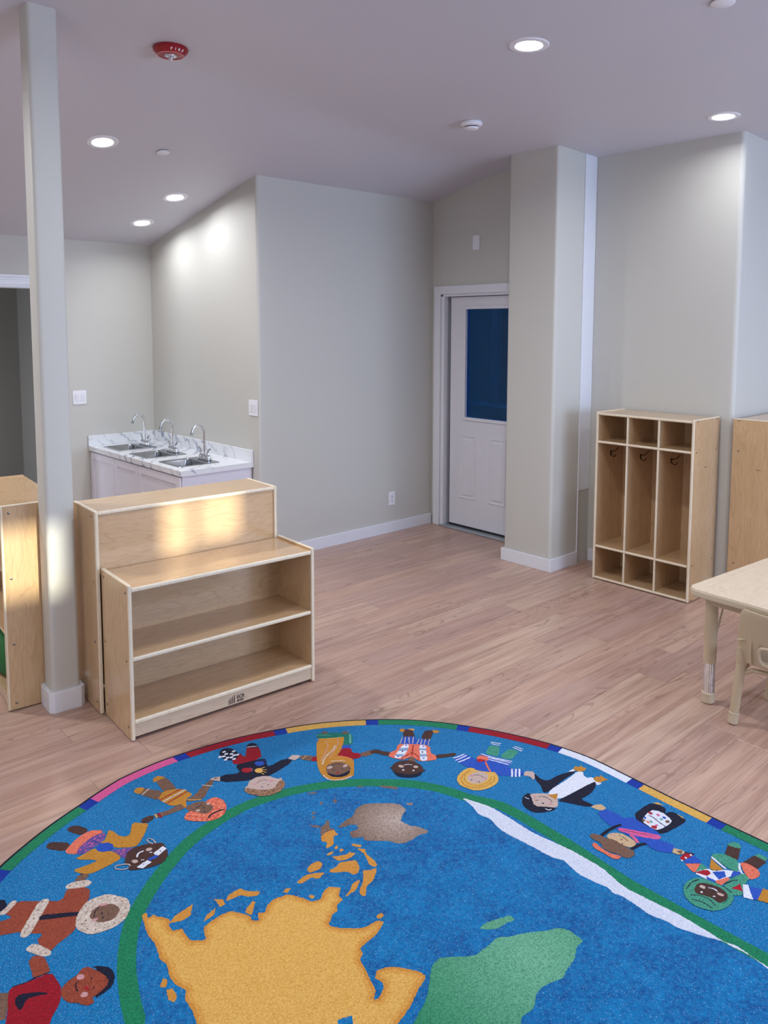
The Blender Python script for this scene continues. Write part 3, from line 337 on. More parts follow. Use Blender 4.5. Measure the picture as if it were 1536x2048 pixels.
('woven_child','woven child in a black and white costume with gold feet',[('white',[4673,3331,4961,3324,5101,3338,5128,3300,5088,3273,5075,3234,5118,3214,5098,3164,5108,3117,5046,3124,5074,3160,4953,3184,4669,3206]),('white',[5045,3382,5106,3379,5089,3349]),('navy',[4829,3552,4797,3448,4833,3410,4958,3404,5089,3355,5085,3340,4914,3342,4695,3322,4668,3347,4730,3411,4755,3474,4796,3524]),('navy',[4662,3213,4832,3193,5062,3171,5080,3155,4995,3110,4878,3098,4800,3111,4816,2995,4758,3020,4712,3111,4678,3176]),('gold',[5102,3377,5155,3394,5154,3362,5196,3370,5178,3333,5196,3317,5153,3304,5117,3311,5101,3345]),('gold',[5094,3192,5154,3200,5158,3172,5194,3189,5173,3145,5184,3110,5128,3123,5085,3138]),('skinl',[4737,3578,4789,3608,4831,3557,4806,3528,4739,3488,4773,3546]),('skinl',[4772,3006,4827,2996,4864,2968,4843,2915,4788,2931,4784,2968]),('navy',[4455,3378,4499,3407,4549,3420,4582,3413,4620,3286,4556,3197,4582,3162,4537,3160,4479,3190,4422,3231,4412,3272,4419,3332]),('skin',[4578,3405,4669,3328,4712,3249,4619,3174,4582,3168,4541,3216,4481,3287,4538,3349]),('gold',[4664,3303,4737,3261,4662,3225]),('dbrown',[4593,3336,4626,3322,4637,3284,4631,3243,4615,3222,4611,3225,4626,3244,4632,3284,4622,3318,4591,3331]),('navy',[4560,3258,4558,3257,4555,3256,4553,3257,4550,3258,4548,3260,4547,3262,4547,3264,4548,3266,4549,3268,4551,3269,4554,3269,4557,3269,4559,3268,4561,3266,4562,3264,4563,3262,4562,3260]),('dbrown',[4544,3326,4563,3309,4559,3305,4541,3322]),('pinkl',[4593,3346,4589,3344,4583,3342,4577,3341,4570,3342,4563,3343,4558,3346,4554,3349,4553,3352,4555,3355,4558,3358,4564,3360,4571,3360,4578,3360,4584,3358,4589,3356,4593,3353,4594,3349]),('pinkl',[4606,3218,4603,3216,4598,3214,4593,3214,4587,3214,4581,3216,4576,3218,4573,3221,4572,3223,4574,3226,4577,3228,4581,3230,4587,3230,4593,3230,4599,3228,4604,3226,4607,3223,4607,3221]),('white',[4520,3398,4525,3365,4517,3363,4512,3397]),('white',[4517,3215,4521,3185,4542,3186,4542,3178,4515,3179,4509,3213])]),
('woven_child','woven child in a blue coat with a brown hat',[('navy',[4889,2749,5133,2746,5171,2693,5165,2623,5100,2606,5159,2584,5167,2546,5145,2468,5105,2456,4863,2496,4870,2552]),('yellow',[5155,2727,5189,2703,5185,2655,5167,2691]),('yellow',[5162,2544,5156,2482,5144,2493]),('white',[4902,2677,5064,2695,5105,2639,5074,2533,5011,2518,4890,2540,4878,2580]),('navy',[5000,2676,5004,2635,4979,2573,4971,2522,4963,2524,4971,2575,4996,2636,4992,2675]),('redd',[5033,2658,5029,2658,5024,2660,5020,2663,5017,2669,5016,2675,5017,2681,5019,2687,5022,2692,5026,2694,5031,2695,5035,2693,5039,2689,5042,2684,5043,2677,5043,2671,5041,2665,5038,2661]),('redd',[4912,2558,4906,2557,4899,2557,4892,2560,4887,2565,4883,2571,4882,2578,4883,2584,4887,2589,4892,2593,4898,2595,4905,2594,4912,2591,4917,2586,4921,2580,4922,2573,4921,2567,4918,2562]),('pinkd',[5053,2614,5048,2614,5044,2614,5040,2617,5038,2621,5037,2625,5037,2630,5040,2634,5043,2637,5048,2640,5052,2640,5057,2640,5060,2637,5063,2633,5063,2629,5063,2624,5060,2620,5057,2616]),('royal',[5056,2569,5051,2568,5047,2569,5044,2571,5041,2575,5040,2579,5041,2584,5043,2588,5047,2592,5051,2594,5056,2594,5060,2593,5064,2591,5066,2587,5067,2583,5066,2578,5064,2574,5060,2571]),('brown',[5036,2531,5030,2529,5024,2530,5018,2532,5014,2535,5011,2540,5011,2545,5012,2550,5015,2554,5020,2557,5026,2559,5033,2558,5038,2556,5043,2553,5045,2548,5046,2543,5044,2538,5041,2534]),('teal',[5023,2576,5019,2575,5015,2576,5012,2578,5010,2582,5009,2585,5010,2589,5012,2593,5015,2596,5018,2598,5022,2599,5026,2598,5029,2596,5031,2592,5032,2589,5031,2585,5029,2581,5026,2578]),('royal',[4953,2664,4949,2663,4945,2664,4942,2666,4940,2669,4940,2672,4940,2676,4942,2680,4945,2683,4949,2685,4952,2685,4956,2685,4959,2683,4961,2680,4962,2676,4961,2672,4959,2669,4956,2666]),('coral',[4921,2620,4917,2620,4914,2622,4912,2625,4911,2629,4912,2634,4913,2639,4916,2643,4920,2646,4923,2648,4927,2648,4930,2646,4932,2643,4933,2639,4933,2634,4931,2629,4928,2625,4925,2622]),('teal',[4941,2610,4938,2609,4935,2611,4932,2613,4932,2617,4932,2621,4934,2625,4936,2629,4940,2632,4944,2634,4947,2634,4950,2632,4953,2630,4953,2626,4953,2622,4951,2618,4949,2614,4945,2611]),('pinkd',[4938,2566,4935,2565,4930,2564,4926,2565,4922,2567,4919,2569,4918,2573,4918,2576,4919,2579,4922,2581,4926,2582,4930,2582,4935,2582,4938,2580,4941,2577,4943,2574,4943,2571,4941,2568]),('brown',[4924,2656,4920,2654,4915,2654,4910,2654,4906,2656,4903,2659,4902,2662,4902,2665,4904,2668,4908,2671,4912,2673,4917,2674,4922,2673,4926,2671,4929,2669,4930,2666,4929,2662,4927,2659]),('royal',[4747,2926,4780,2934,4838,2906,4843,2814,4836,2773,4893,2733,4877,2651,4871,2529,4801,2480,4822,2395,4795,2375,4731,2359,4680,2437,4685,2507,4690,2602,4686,2731,4691,2796,4713,2872]),('navy',[4542,2782,4615,2785,4699,2774,4760,2755,4752,2732,4694,2750,4614,2761,4542,2758]),('navy',[4565,2570,4642,2561,4705,2532,4695,2510,4636,2538,4563,2546]),('pink',[4678,2727,4713,2736,4741,2692,4843,2514,4836,2487,4797,2483,4729,2590,4703,2658]),('pinkd',[4715,2642,4701,2597,4673,2554,4653,2567,4679,2608,4692,2650]),('dbrown',[4703,2718,4749,2636,4813,2527,4810,2525,4745,2634,4700,2716]),('skinl',[4555,2742,4612,2747,4655,2713,4672,2675,4667,2601,4646,2565,4601,2562,4570,2579,4555,2670]),('brown',[4488,2830,4516,2827,4545,2784,4544,2735,4572,2692,4568,2636,4563,2586,4569,2538,4539,2512,4483,2516,4455,2557,4468,2576,4443,2631,4436,2691,4477,2729,4470,2779]),('coral',[4416,2762,4453,2762,4429,2686,4429,2622,4462,2561,4408,2563,4395,2601,4398,2661,4397,2726]),('dbrown',[4639,2696,4645,2657,4629,2614,4624,2616,4640,2657,4634,2695]),('navy',[4613,2652,4611,2651,4609,2651,4607,2651,4605,2652,4604,2653,4603,2654,4603,2656,4604,2658,4606,2659,4608,2660,4610,2660,4612,2660,4614,2659,4615,2658,4616,2656,4616,2654,4615,2653]),('navy',[4578,2624,4576,2624,4574,2623,4572,2624,4570,2624,4568,2626,4568,2627,4568,2629,4569,2630,4570,2632,4572,2632,4574,2633,4576,2632,4578,2632,4580,2630,4580,2629,4580,2627,4579,2626]),('pinkl',[4608,2699,4605,2700,4603,2703,4601,2708,4600,2715,4601,2722,4602,2730,4604,2736,4607,2740,4610,2742,4613,2742,4615,2739,4617,2733,4617,2727,4617,2719,4616,2712,4613,2706,4611,2701]),('skinl',[4763,2367,4791,2373,4815,2314,4789,2296,4748,2318,4739,2357]),('brown',[4777,2349,4811,2318,4763,2309])]),
('woven_child','woven child in a patchwork coat with a green headscarf',[('redd',[4724,2301,4792,2300,4836,2277,4834,2253,4780,2258,4715,2274]),('navy',[4813,2306,4839,2256,4828,2251,4802,2301]),('white',[4809,2256,4807,2256,4804,2257,4803,2259,4802,2261,4802,2264,4803,2267,4805,2269,4808,2271,4811,2272,4814,2272,4816,2271,4818,2269,4819,2267,4818,2264,4817,2261,4815,2259,4812,2257]),('white',[4759,2264,4756,2264,4754,2265,4752,2267,4752,2270,4752,2272,4753,2275,4755,2278,4758,2279,4760,2280,4763,2281,4766,2280,4767,2278,4768,2275,4768,2272,4767,2270,4765,2267,4762,2265]),('white',[4716,2269,4714,2269,4712,2270,4710,2272,4710,2275,4710,2277,4711,2280,4713,2283,4715,2284,4717,2285,4719,2285,4721,2284,4723,2282,4723,2280,4723,2277,4722,2274,4721,2272,4718,2270]),('dbrown',[4990,2120,5098,2147,5120,2074,4996,2033,4986,2063]),('greenl',[5103,2152,5155,2137,5167,2103,5133,2071,5113,2075,5088,2143]),('dbrown',[4992,2002,5127,1979,5109,1900,5001,1910]),('greenl',[5117,1979,5156,1965,5154,1910,5112,1906,5117,1962]),('royal',[4725,2266,4818,2250,4807,2191,4776,2185,4704,2251]),('coral',[4701,2249,4776,2181,4680,2164,4661,2177]),('greenl',[4683,2166,4782,2180,4765,2128,4726,2131]),('white',[4658,2175,4768,2125,4769,2091,4837,2046,4862,2007,4902,1971,4765,2006,4687,2036,4662,2083]),('redd',[4669,2166,4728,2141,4753,2118,4733,2091,4694,2098]),('royal',[4754,2093,4821,2044,4774,2014,4717,2034]),('royal',[4688,2100,4690,2042,4670,2037,4656,2080]),('royal',[4862,2007,4896,1960,4838,1964,4795,1994]),('coral',[4690,2042,4771,2008,4777,1986,4677,1999,4676,2031]),('greenl',[4898,2169,4923,2172,4968,2141,4987,2106,4983,2023,4880,1974,4861,2024,4879,2091]),('gold',[4872,2157,4824,2054,4781,2089,4774,2120]),('white',[4900,2162,4874,2100,4853,2044,4838,2049,4859,2106,4885,2168]),('coral',[4980,2017,5005,1969,4995,1911,4967,1879,4918,1875,4857,1898,4905,1960]),('white',[4969,2007,4897,1974,4863,1903,4851,1910,4888,1984,4963,2020]),('greenl',[4686,1990,4777,1986,4850,1969,4890,1949,4866,1906,4797,1905,4727,1891,4690,1871,4640,1909,4656,1956]),('redd',[4695,1944,4776,1925,4723,1887]),('white',[4781,1912,4806,1889,4698,1812,4671,1859]),('royal',[4790,1880,4831,1812,4713,1791,4698,1812]),('gold',[4837,1811,4853,1762,4744,1719,4712,1792]),('greenl',[4472,2146,4534,2160,4613,2144,4649,2111,4669,2045,4672,1972,4657,1925,4616,1894,4552,1886,4483,1898,4430,1925,4399,1974,4383,2039,4411,2102]),('dbrown',[4517,2097,4577,2105,4615,2086,4641,2031,4649,1970,4614,1926,4556,1919,4510,1938,4524,1985,4510,2027,4488,2070]),('navy',[4476,2130,4558,2141,4626,2119,4625,2113,4558,2135,4476,2124]),('navy',[4453,2091,4495,2045,4505,1990,4475,1935,4470,1938,4499,1991,4490,2042,4448,2087]),('navy',[4421,2074,4453,2015,4443,1937,4437,1938,4447,2014,4416,2071]),('navy',[4680,1982,4660,1924,4654,1926,4675,1984]),('navy',[4698,1991,4755,1979,4801,1954,4798,1948,4753,1973,4697,1985]),('greend',[4528,1918,4606,1921,4606,1915,4528,1912]),('white',[4596,2046,4614,2018,4608,1987,4600,1988,4606,2016,4589,2042]),('white',[4530,2048,4527,2047,4523,2046,4520,2047,4518,2048,4516,2050,4515,2052,4515,2054,4517,2056,4519,2057,4522,2058,4525,2059,4528,2058,4531,2057,4533,2055,4534,2053,4533,2051,4532,2049]),('white',[4552,1978,4551,1977,4548,1978,4546,1979,4543,1980,4541,1982,4540,1984,4539,1986,4539,1987,4541,1989,4542,1989,4545,1989,4547,1988,4550,1986,4552,1984,4553,1982,4554,1980,4554,1979]),('skin',[4577,2052,4572,2052,4567,2054,4562,2058,4559,2063,4557,2069,4558,2075,4560,2081,4563,2085,4568,2087,4574,2087,4579,2086,4584,2082,4587,2077,4588,2070,4588,2064,4586,2059,4582,2055]),('skin',[4596,1945,4592,1945,4587,1948,4583,1953,4580,1959,4578,1966,4578,1973,4579,1979,4582,1983,4586,1986,4590,1986,4595,1983,4599,1978,4602,1972,4604,1965,4604,1958,4603,1952,4600,1947])]),
('woven_child','woven child in a gold cape over a patterned dress',[('dbrown',[1861,5295,1898,5313,1938,5290,1980,5193,1918,5160,1875,5237]),('dbrown',[1691,5198,1716,5236,1759,5210,1830,5133,1774,5062,1693,5172]),('coral',[1771,5077,1815,5110,1886,5156,1974,5179,2039,5127,2038,5095,1933,5077,1837,5029,1815,4989,1767,5045]),('purple',[1814,4985,1840,5038,1924,5085,1993,5104,2054,5074,1999,5004,1917,4980,1841,4966]),('purple',[2005,4876,2119,4804,2045,4722,2024,4754]),('dbrown',[1711,4747,1731,4772,1768,4782,1795,4736,1757,4711]),('dbrown',[2276,5024,2319,5052,2365,5051,2383,5021,2351,4996,2303,4992]),('gold',[1780,4951,1850,4958,1928,4977,1938,4901,2002,4868,2024,4754,1935,4742,1797,4740,1740,4824,1745,4852,1814,4840,1886,4832,1887,4849]),('gold',[2040,5042,2073,5096,2093,5064,2100,4994,2127,4944,2168,4951,2215,5039,2246,5057,2278,5008,2315,4982,2253,4900,2159,4810,2121,4808,2022,4886,2036,4946,1972,4997,2012,5005]),('blue2',[1935,4965,1971,4993,2020,4967,2033,4912,2012,4877,1962,4886,1927,4930]),('pinkd',[1892,5048,1891,5045,1890,5043,1888,5041,1885,5040,1883,5039,1881,5040,1879,5041,1878,5043,1877,5045,1878,5047,1880,5050,1882,5052,1884,5053,1887,5053,1889,5053,1891,5052,1892,5050]),('pinkd',[1929,5051,1928,5049,1927,5046,1925,5044,1922,5043,1920,5043,1918,5043,1916,5044,1915,5046,1914,5048,1915,5051,1917,5053,1919,5055,1921,5056,1924,5057,1926,5056,1928,5055,1929,5053]),('pinkd',[1972,5068,1971,5065,1970,5063,1968,5061,1965,5060,1963,5059,1960,5060,1959,5061,1958,5063,1957,5065,1958,5068,1960,5070,1962,5072,1964,5073,1967,5074,1969,5073,1971,5072,1972,5070]),('pinkd',[2012,5076,2011,5073,2010,5071,2008,5069,2005,5068,2003,5067,2000,5068,1998,5069,1997,5071,1997,5073,1998,5075,1999,5078,2002,5080,2004,5081,2007,5082,2009,5081,2011,5080,2012,5078]),('pinkd',[1943,5026,1942,5024,1941,5021,1939,5019,1936,5018,1934,5018,1931,5018,1930,5019,1929,5021,1928,5023,1929,5026,1930,5028,1933,5030,1935,5031,1938,5032,1940,5031,1942,5030,1943,5028]),('pinkd',[1879,4987,1879,4984,1877,4982,1875,4980,1873,4979,1870,4978,1868,4979,1866,4980,1865,4982,1865,4984,1866,4986,1867,4989,1869,4990,1872,4992,1874,4992,1876,4992,1878,4991,1879,4989]),('pinkd',[1984,5038,1983,5036,1982,5033,1980,5032,1977,5030,1975,5030,1972,5030,1971,5031,1970,5033,1969,5035,1970,5038,1972,5040,1974,5042,1976,5043,1979,5044,1981,5044,1983,5042,1984,5041]),('pinkd',[1919,5011,1918,5009,1917,5006,1915,5005,1912,5003,1910,5003,1907,5003,1906,5004,1905,5006,1904,5008,1905,5011,1907,5013,1909,5015,1911,5016,1914,5017,1916,5016,1918,5015,1919,5013]),('pinkd',[1857,5019,1856,5017,1855,5014,1853,5012,1850,5011,1848,5011,1846,5011,1844,5012,1843,5014,1843,5016,1843,5019,1845,5021,1847,5023,1849,5024,1852,5024,1854,5024,1856,5023,1857,5021]),('pinkd',[2036,5074,2035,5071,2033,5069,2031,5067,2029,5065,2026,5065,2024,5065,2022,5067,2021,5068,2021,5071,2021,5073,2023,5075,2025,5077,2028,5079,2030,5079,2033,5079,2034,5078,2036,5076]),('pinkd',[2044,4838,2043,4835,2041,4833,2039,4831,2037,4830,2034,4830,2032,4830,2030,4831,2029,4833,2029,4835,2030,4838,2031,4840,2033,4842,2036,4843,2038,4843,2041,4843,2042,4842,2043,4840]),('pinkd',[2062,4797,2061,4795,2060,4793,2058,4791,2055,4790,2053,4790,2050,4790,2049,4791,2047,4793,2047,4795,2048,4797,2050,4799,2052,4801,2054,4802,2057,4803,2059,4802,2061,4801,2062,4799]),('pinkd',[2069,4827,2068,4824,2067,4822,2065,4820,2062,4819,2060,4819,2057,4819,2056,4820,2055,4822,2054,4824,2055,4827,2057,4829,2059,4831,2061,4832,2064,4832,2066,4832,2068,4831,2069,4829]),('pinkd',[2037,4796,2036,4794,2035,4792,2033,4790,2030,4789,2028,4788,2026,4789,2024,4790,2023,4792,2023,4794,2023,4796,2025,4798,2027,4800,2029,4801,2032,4801,2034,4801,2036,4800,2037,4798]),('dbrown',[2025,4717,2056,4772,2105,4799,2185,4786,2257,4739,2290,4716,2278,4629,2247,4563,2183,4528,2107,4547,2029,4584,1997,4629,2025,4638,2010,4697]),('white',[2050,4604,2131,4621,2145,4586,2074,4565]),('white',[2193,4659,2273,4682,2278,4641,2194,4611]),('blue2',[2141,4634,2203,4629,2201,4601,2139,4606]),('white',[2087,4695,2115,4733,2156,4729,2155,4717,2120,4722,2097,4688]),('white',[2178,4684,2192,4675,2187,4668,2173,4677]),('white',[2104,4652,2120,4642,2116,4635,2100,4645]),('skin',[2208,4707,2205,4702,2200,4698,2194,4696,2187,4696,2180,4698,2174,4702,2170,4708,2168,4714,2168,4720,2171,4725,2176,4729,2182,4731,2190,4731,2196,4728,2202,4724,2207,4719,2208,4713]),('skin',[2081,4649,2078,4645,2073,4642,2067,4642,2061,4645,2056,4650,2052,4656,2050,4663,2049,4670,2051,4677,2054,4682,2059,4684,2065,4684,2071,4681,2076,4677,2080,4670,2083,4663,2083,4656]),('skin',[2021,4638,2022,4664,1988,4689,1951,4703,1945,4676,1979,4640,2010,4634,2008,4626,1975,4633,1938,4673,1948,4710,1992,4696,2029,4668,2029,4638]),('skin',[2247,4739,2251,4785,2238,4820,2225,4813,2224,4780,2239,4748,2232,4745,2216,4778,2218,4817,2244,4825,2258,4786,2255,4739]),('navy',[2237,4656,2237,4638,2234,4638,2234,4656]),('navy',[2089,4598,2103,4602,2104,4600,2090,4595])]),
('woven_child','woven child in a rust parka with a cream fur hood',[('navy',[1284,4909,1329,4868,1327,4809,1281,4760,1245,4773]),('rust',[1289,4752,1379,4808,1485,4711,1587,4619,1646,4718,1758,4628,1713,4530,1650,4485,1572,4380,1558,4345,1513,4321,1422,4295,1392,4269,1354,4402,1410,4433,1355,4482,1325,4528,1263,4566,1185,4600,1217,4711,1322,4678]),('cream',[1259,4770,1311,4792,1359,4830,1384,4808,1359,4779,1289,4733]),('cream',[1296,4508,1373,4598,1489,4723,1538,4694,1505,4647,1355,4482,1317,4471]),('cream',[1641,4734,1685,4748,1767,4707,1790,4664,1745,4639,1646,4702]),('cream',[1294,4385,1344,4402,1398,4272,1373,4243,1336,4277,1298,4354]),('brown',[1707,4745,1737,4779,1784,4765,1796,4737,1757,4711]),('navy',[1435,4581,1461,4582,1631,4462,1619,4433,1426,4555]),('rust',[1275,4282,1315,4301,1351,4250,1344,4146,1267,4216]),('cream',[1561,4352,1588,4422,1636,4477,1699,4523,1772,4508,1813,4497,1854,4434,1889,4370,1866,4289,1806,4225,1732,4206,1652,4222,1599,4247,1573,4303]),('brown',[1653,4383,1696,4433,1756,4430,1802,4393,1820,4331,1783,4285,1737,4268,1682,4294,1657,4351]),('navy',[1669,4359,1693,4406,1736,4428,1738,4424,1696,4403,1672,4357]),('pinkl',[1781,4410,1778,4408,1773,4408,1765,4410,1756,4414,1746,4420,1738,4426,1732,4432,1728,4438,1727,4442,1730,4444,1735,4444,1743,4442,1752,4438,1762,4433,1770,4426,1776,4420,1780,4415]),('pinkl',[1687,4336,1686,4333,1682,4331,1676,4330,1670,4330,1664,4331,1658,4334,1653,4337,1650,4340,1650,4344,1651,4347,1655,4349,1660,4350,1667,4350,1673,4349,1679,4346,1684,4343,1687,4339]),('navy',[1726,4356,1725,4354,1723,4353,1721,4353,1719,4354,1717,4355,1716,4357,1716,4360,1716,4363,1716,4365,1717,4367,1719,4368,1721,4369,1723,4368,1724,4366,1726,4364,1726,4362,1726,4359]),('navy',[1715,4317,1714,4315,1712,4314,1710,4314,1708,4315,1707,4316,1705,4318,1705,4321,1705,4324,1705,4326,1706,4328,1708,4329,1710,4329,1712,4329,1713,4327,1715,4325,1715,4322,1715,4320]),('brownl',[1629,4421,1628,4420,1627,4420,1626,4421,1625,4423,1625,4425,1625,4427,1625,4429,1625,4430,1626,4431,1626,4432,1627,4432,1628,4431,1629,4429,1630,4427,1630,4425,1630,4423,1630,4422]),('brownl',[1674,4479,1673,4479,1672,4479,1671,4480,1670,4482,1670,4484,1670,4486,1670,4488,1670,4489,1671,4490,1672,4491,1673,4491,1674,4490,1674,4488,1675,4486,1675,4484,1675,4482,1675,4480]),('brownl',[1721,4498,1720,4498,1719,4498,1718,4499,1717,4501,1716,4503,1716,4505,1716,4507,1717,4508,1717,4510,1718,4510,1719,4510,1720,4509,1721,4507,1722,4505,1722,4503,1722,4501,1721,4500]),('brownl',[1755,4487,1755,4487,1754,4487,1753,4488,1752,4490,1751,4492,1751,4494,1751,4496,1752,4498,1752,4499,1753,4499,1754,4499,1755,4498,1756,4496,1757,4494,1757,4492,1757,4490,1756,4489]),('brownl',[1803,4465,1802,4465,1801,4465,1800,4466,1799,4468,1799,4470,1798,4472,1799,4474,1799,4475,1800,4477,1801,4477,1802,4477,1803,4476,1803,4474,1804,4472,1804,4470,1804,4468,1804,4466]),('brownl',[1829,4421,1828,4420,1827,4420,1826,4421,1826,4423,1825,4425,1825,4427,1825,4429,1825,4431,1826,4432,1827,4432,1828,4432,1829,4431,1830,4429,1830,4427,1831,4425,1830,4423,1830,4422]),('brownl',[1852,4369,1851,4368,1850,4369,1849,4370,1848,4371,1848,4373,1848,4375,1848,4377,1848,4379,1849,4380,1850,4380,1851,4380,1852,4379,1853,4377,1853,4376,1854,4373,1853,4372,1853,4370]),('brownl',[1846,4304,1845,4303,1844,4303,1843,4304,1842,4306,1841,4308,1841,4310,1841,4312,1842,4313,1843,4314,1844,4315,1844,4314,1845,4314,1846,4312,1847,4310,1847,4308,1847,4306,1846,4305]),('brownl',[1798,4248,1797,4247,1796,4248,1795,4249,1794,4250,1794,4252,1794,4254,1794,4256,1794,4257,1795,4258,1796,4259,1797,4258,1798,4257,1798,4256,1799,4254,1799,4252,1799,4250,1799,4249]),('brownl',[1745,4228,1744,4228,1743,4228,1742,4229,1741,4230,1741,4232,1741,4234,1741,4236,1741,4238,1742,4239,1743,4239,1744,4239,1745,4238,1745,4236,1746,4235,1746,4233,1746,4231,1746,4229]),('brownl',[1687,4233,1686,4233,1685,4233,1685,4234,1684,4235,1683,4237,1683,4239,1683,4241,1683,4243,1684,4244,1685,4244,1686,4244,1687,4243,1688,4241,1688,4240,1688,4238,1688,4236,1688,4234]),('brownl',[1643,4255,1642,4255,1641,4255,1640,4256,1639,4257,1639,4259,1638,4261,1638,4263,1639,4264,1639,4265,1640,4266,1641,4265,1642,4264,1643,4263,1643,4261,1644,4259,1644,4257,1643,4256]),('brownl',[1610,4294,1610,4293,1609,4293,1608,4294,1607,4296,1606,4298,1606,4300,1606,4301,1607,4303,1607,4304,1608,4304,1609,4304,1610,4303,1611,4302,1611,4300,1611,4298,1611,4296,1611,4295]),('brownl',[1601,4349,1600,4349,1599,4349,1598,4350,1597,4352,1597,4354,1596,4356,1597,4357,1597,4359,1598,4360,1598,4360,1599,4360,1600,4359,1601,4358,1602,4356,1602,4354,1602,4352,1601,4351]),('brownl',[1628,4363,1627,4363,1626,4363,1625,4364,1624,4366,1624,4367,1623,4369,1623,4371,1624,4373,1624,4374,1625,4374,1626,4374,1627,4373,1628,4372,1629,4370,1629,4368,1629,4366,1628,4364]),('brownl',[1657,4424,1657,4424,1656,4424,1655,4425,1654,4427,1653,4428,1653,4430,1653,4432,1654,4434,1654,4435,1655,4436,1656,4435,1657,4434,1658,4433,1658,4431,1659,4429,1659,4427,1658,4425]),('brownl',[1670,4713,1670,4713,1669,4713,1668,4714,1667,4716,1666,4718,1666,4720,1666,4722,1666,4724,1667,4725,1668,4726,1669,4725,1670,4724,1671,4723,1671,4721,1672,4718,1672,4716,1671,4714]),('brownl',[1706,4703,1705,4702,1704,4703,1703,4704,1702,4705,1702,4707,1701,4709,1702,4712,1702,4713,1703,4715,1704,4715,1705,4715,1706,4714,1706,4712,1707,4710,1707,4708,1707,4706,1707,4704]),('brownl',[1743,4680,1742,4680,1741,4680,1740,4681,1739,4683,1739,4685,1738,4687,1738,4689,1739,4691,1740,4692,1741,4693,1742,4692,1743,4691,1743,4690,1744,4688,1744,4685,1744,4683,1744,4682]),('brownl',[1326,4369,1326,4369,1325,4369,1324,4370,1323,4371,1322,4373,1322,4375,1322,4377,1322,4378,1323,4379,1324,4380,1325,4380,1325,4379,1326,4377,1327,4376,1327,4374,1327,4372,1327,4370]),('brownl',[1346,4325,1345,4325,1344,4325,1343,4326,1343,4327,1342,4329,1342,4331,1342,4333,1342,4334,1343,4335,1343,4336,1344,4335,1345,4334,1346,4333,1346,4331,1347,4329,1347,4328,1346,4326]),('brownl',[1367,4271,1366,4271,1365,4271,1364,4272,1363,4274,1363,4275,1363,4277,1363,4279,1363,4280,1363,4281,1364,4282,1365,4282,1366,4281,1367,4279,1367,4278,1368,4276,1368,4274,1367,4272]),('brownl',[1493,4694,1492,4694,1491,4694,1491,4695,1490,4697,1489,4699,1489,4701,1489,4703,1489,4705,1490,4706,1491,4706,1492,4706,1493,4705,1493,4703,1494,4701,1494,4699,1494,4697,1494,4695]),('brownl',[1453,4639,1452,4639,1451,4639,1450,4640,1450,4642,1449,4644,1449,4646,1449,4648,1449,4649,1450,4651,1451,4651,1451,4651,1452,4650,1453,4648,1454,4646,1454,4644,1454,4642,1454,4641]),('brownl',[1408,4582,1407,4582,1406,4582,1405,4583,1404,4584,1404,4586,1403,4588,1403,4590,1404,4592,1404,4593,1405,4594,1406,4593,1407,4592,1408,4591,1408,4589,1409,4587,1409,4585,1408,4583]),('brownl',[1365,4545,1364,4544,1363,4545,1362,4546,1361,4547,1361,4549,1360,4551,1360,4553,1360,4554,1361,4556,1362,4556,1363,4556,1364,4555,1365,4553,1365,4551,1365,4549,1365,4547,1365,4546]),('brownl',[1332,4508,1332,4508,1331,4508,1330,4509,1329,4511,1328,4512,1328,4514,1328,4516,1328,4518,1329,4519,1330,4519,1331,4519,1332,4518,1332,4517,1333,4515,1333,4513,1333,4511,1333,4509]),('brownl',[1339,4803,1338,4803,1337,4803,1336,4804,1336,4806,1335,4808,1335,4810,1335,4812,1335,4814,1335,4815,1336,4815,1337,4815,1338,4814,1339,4813,1340,4811,1340,4808,1340,4806,1340,4805]),('brownl',[1308,4771,1308,4770,1307,4770,1306,4771,1305,4773,1304,4775,1304,4777,1304,4779,1304,4781,1305,4782,1306,4782,1307,4782,1308,4781,1308,4780,1309,4778,1309,4776,1309,4774,1309,4772])]),
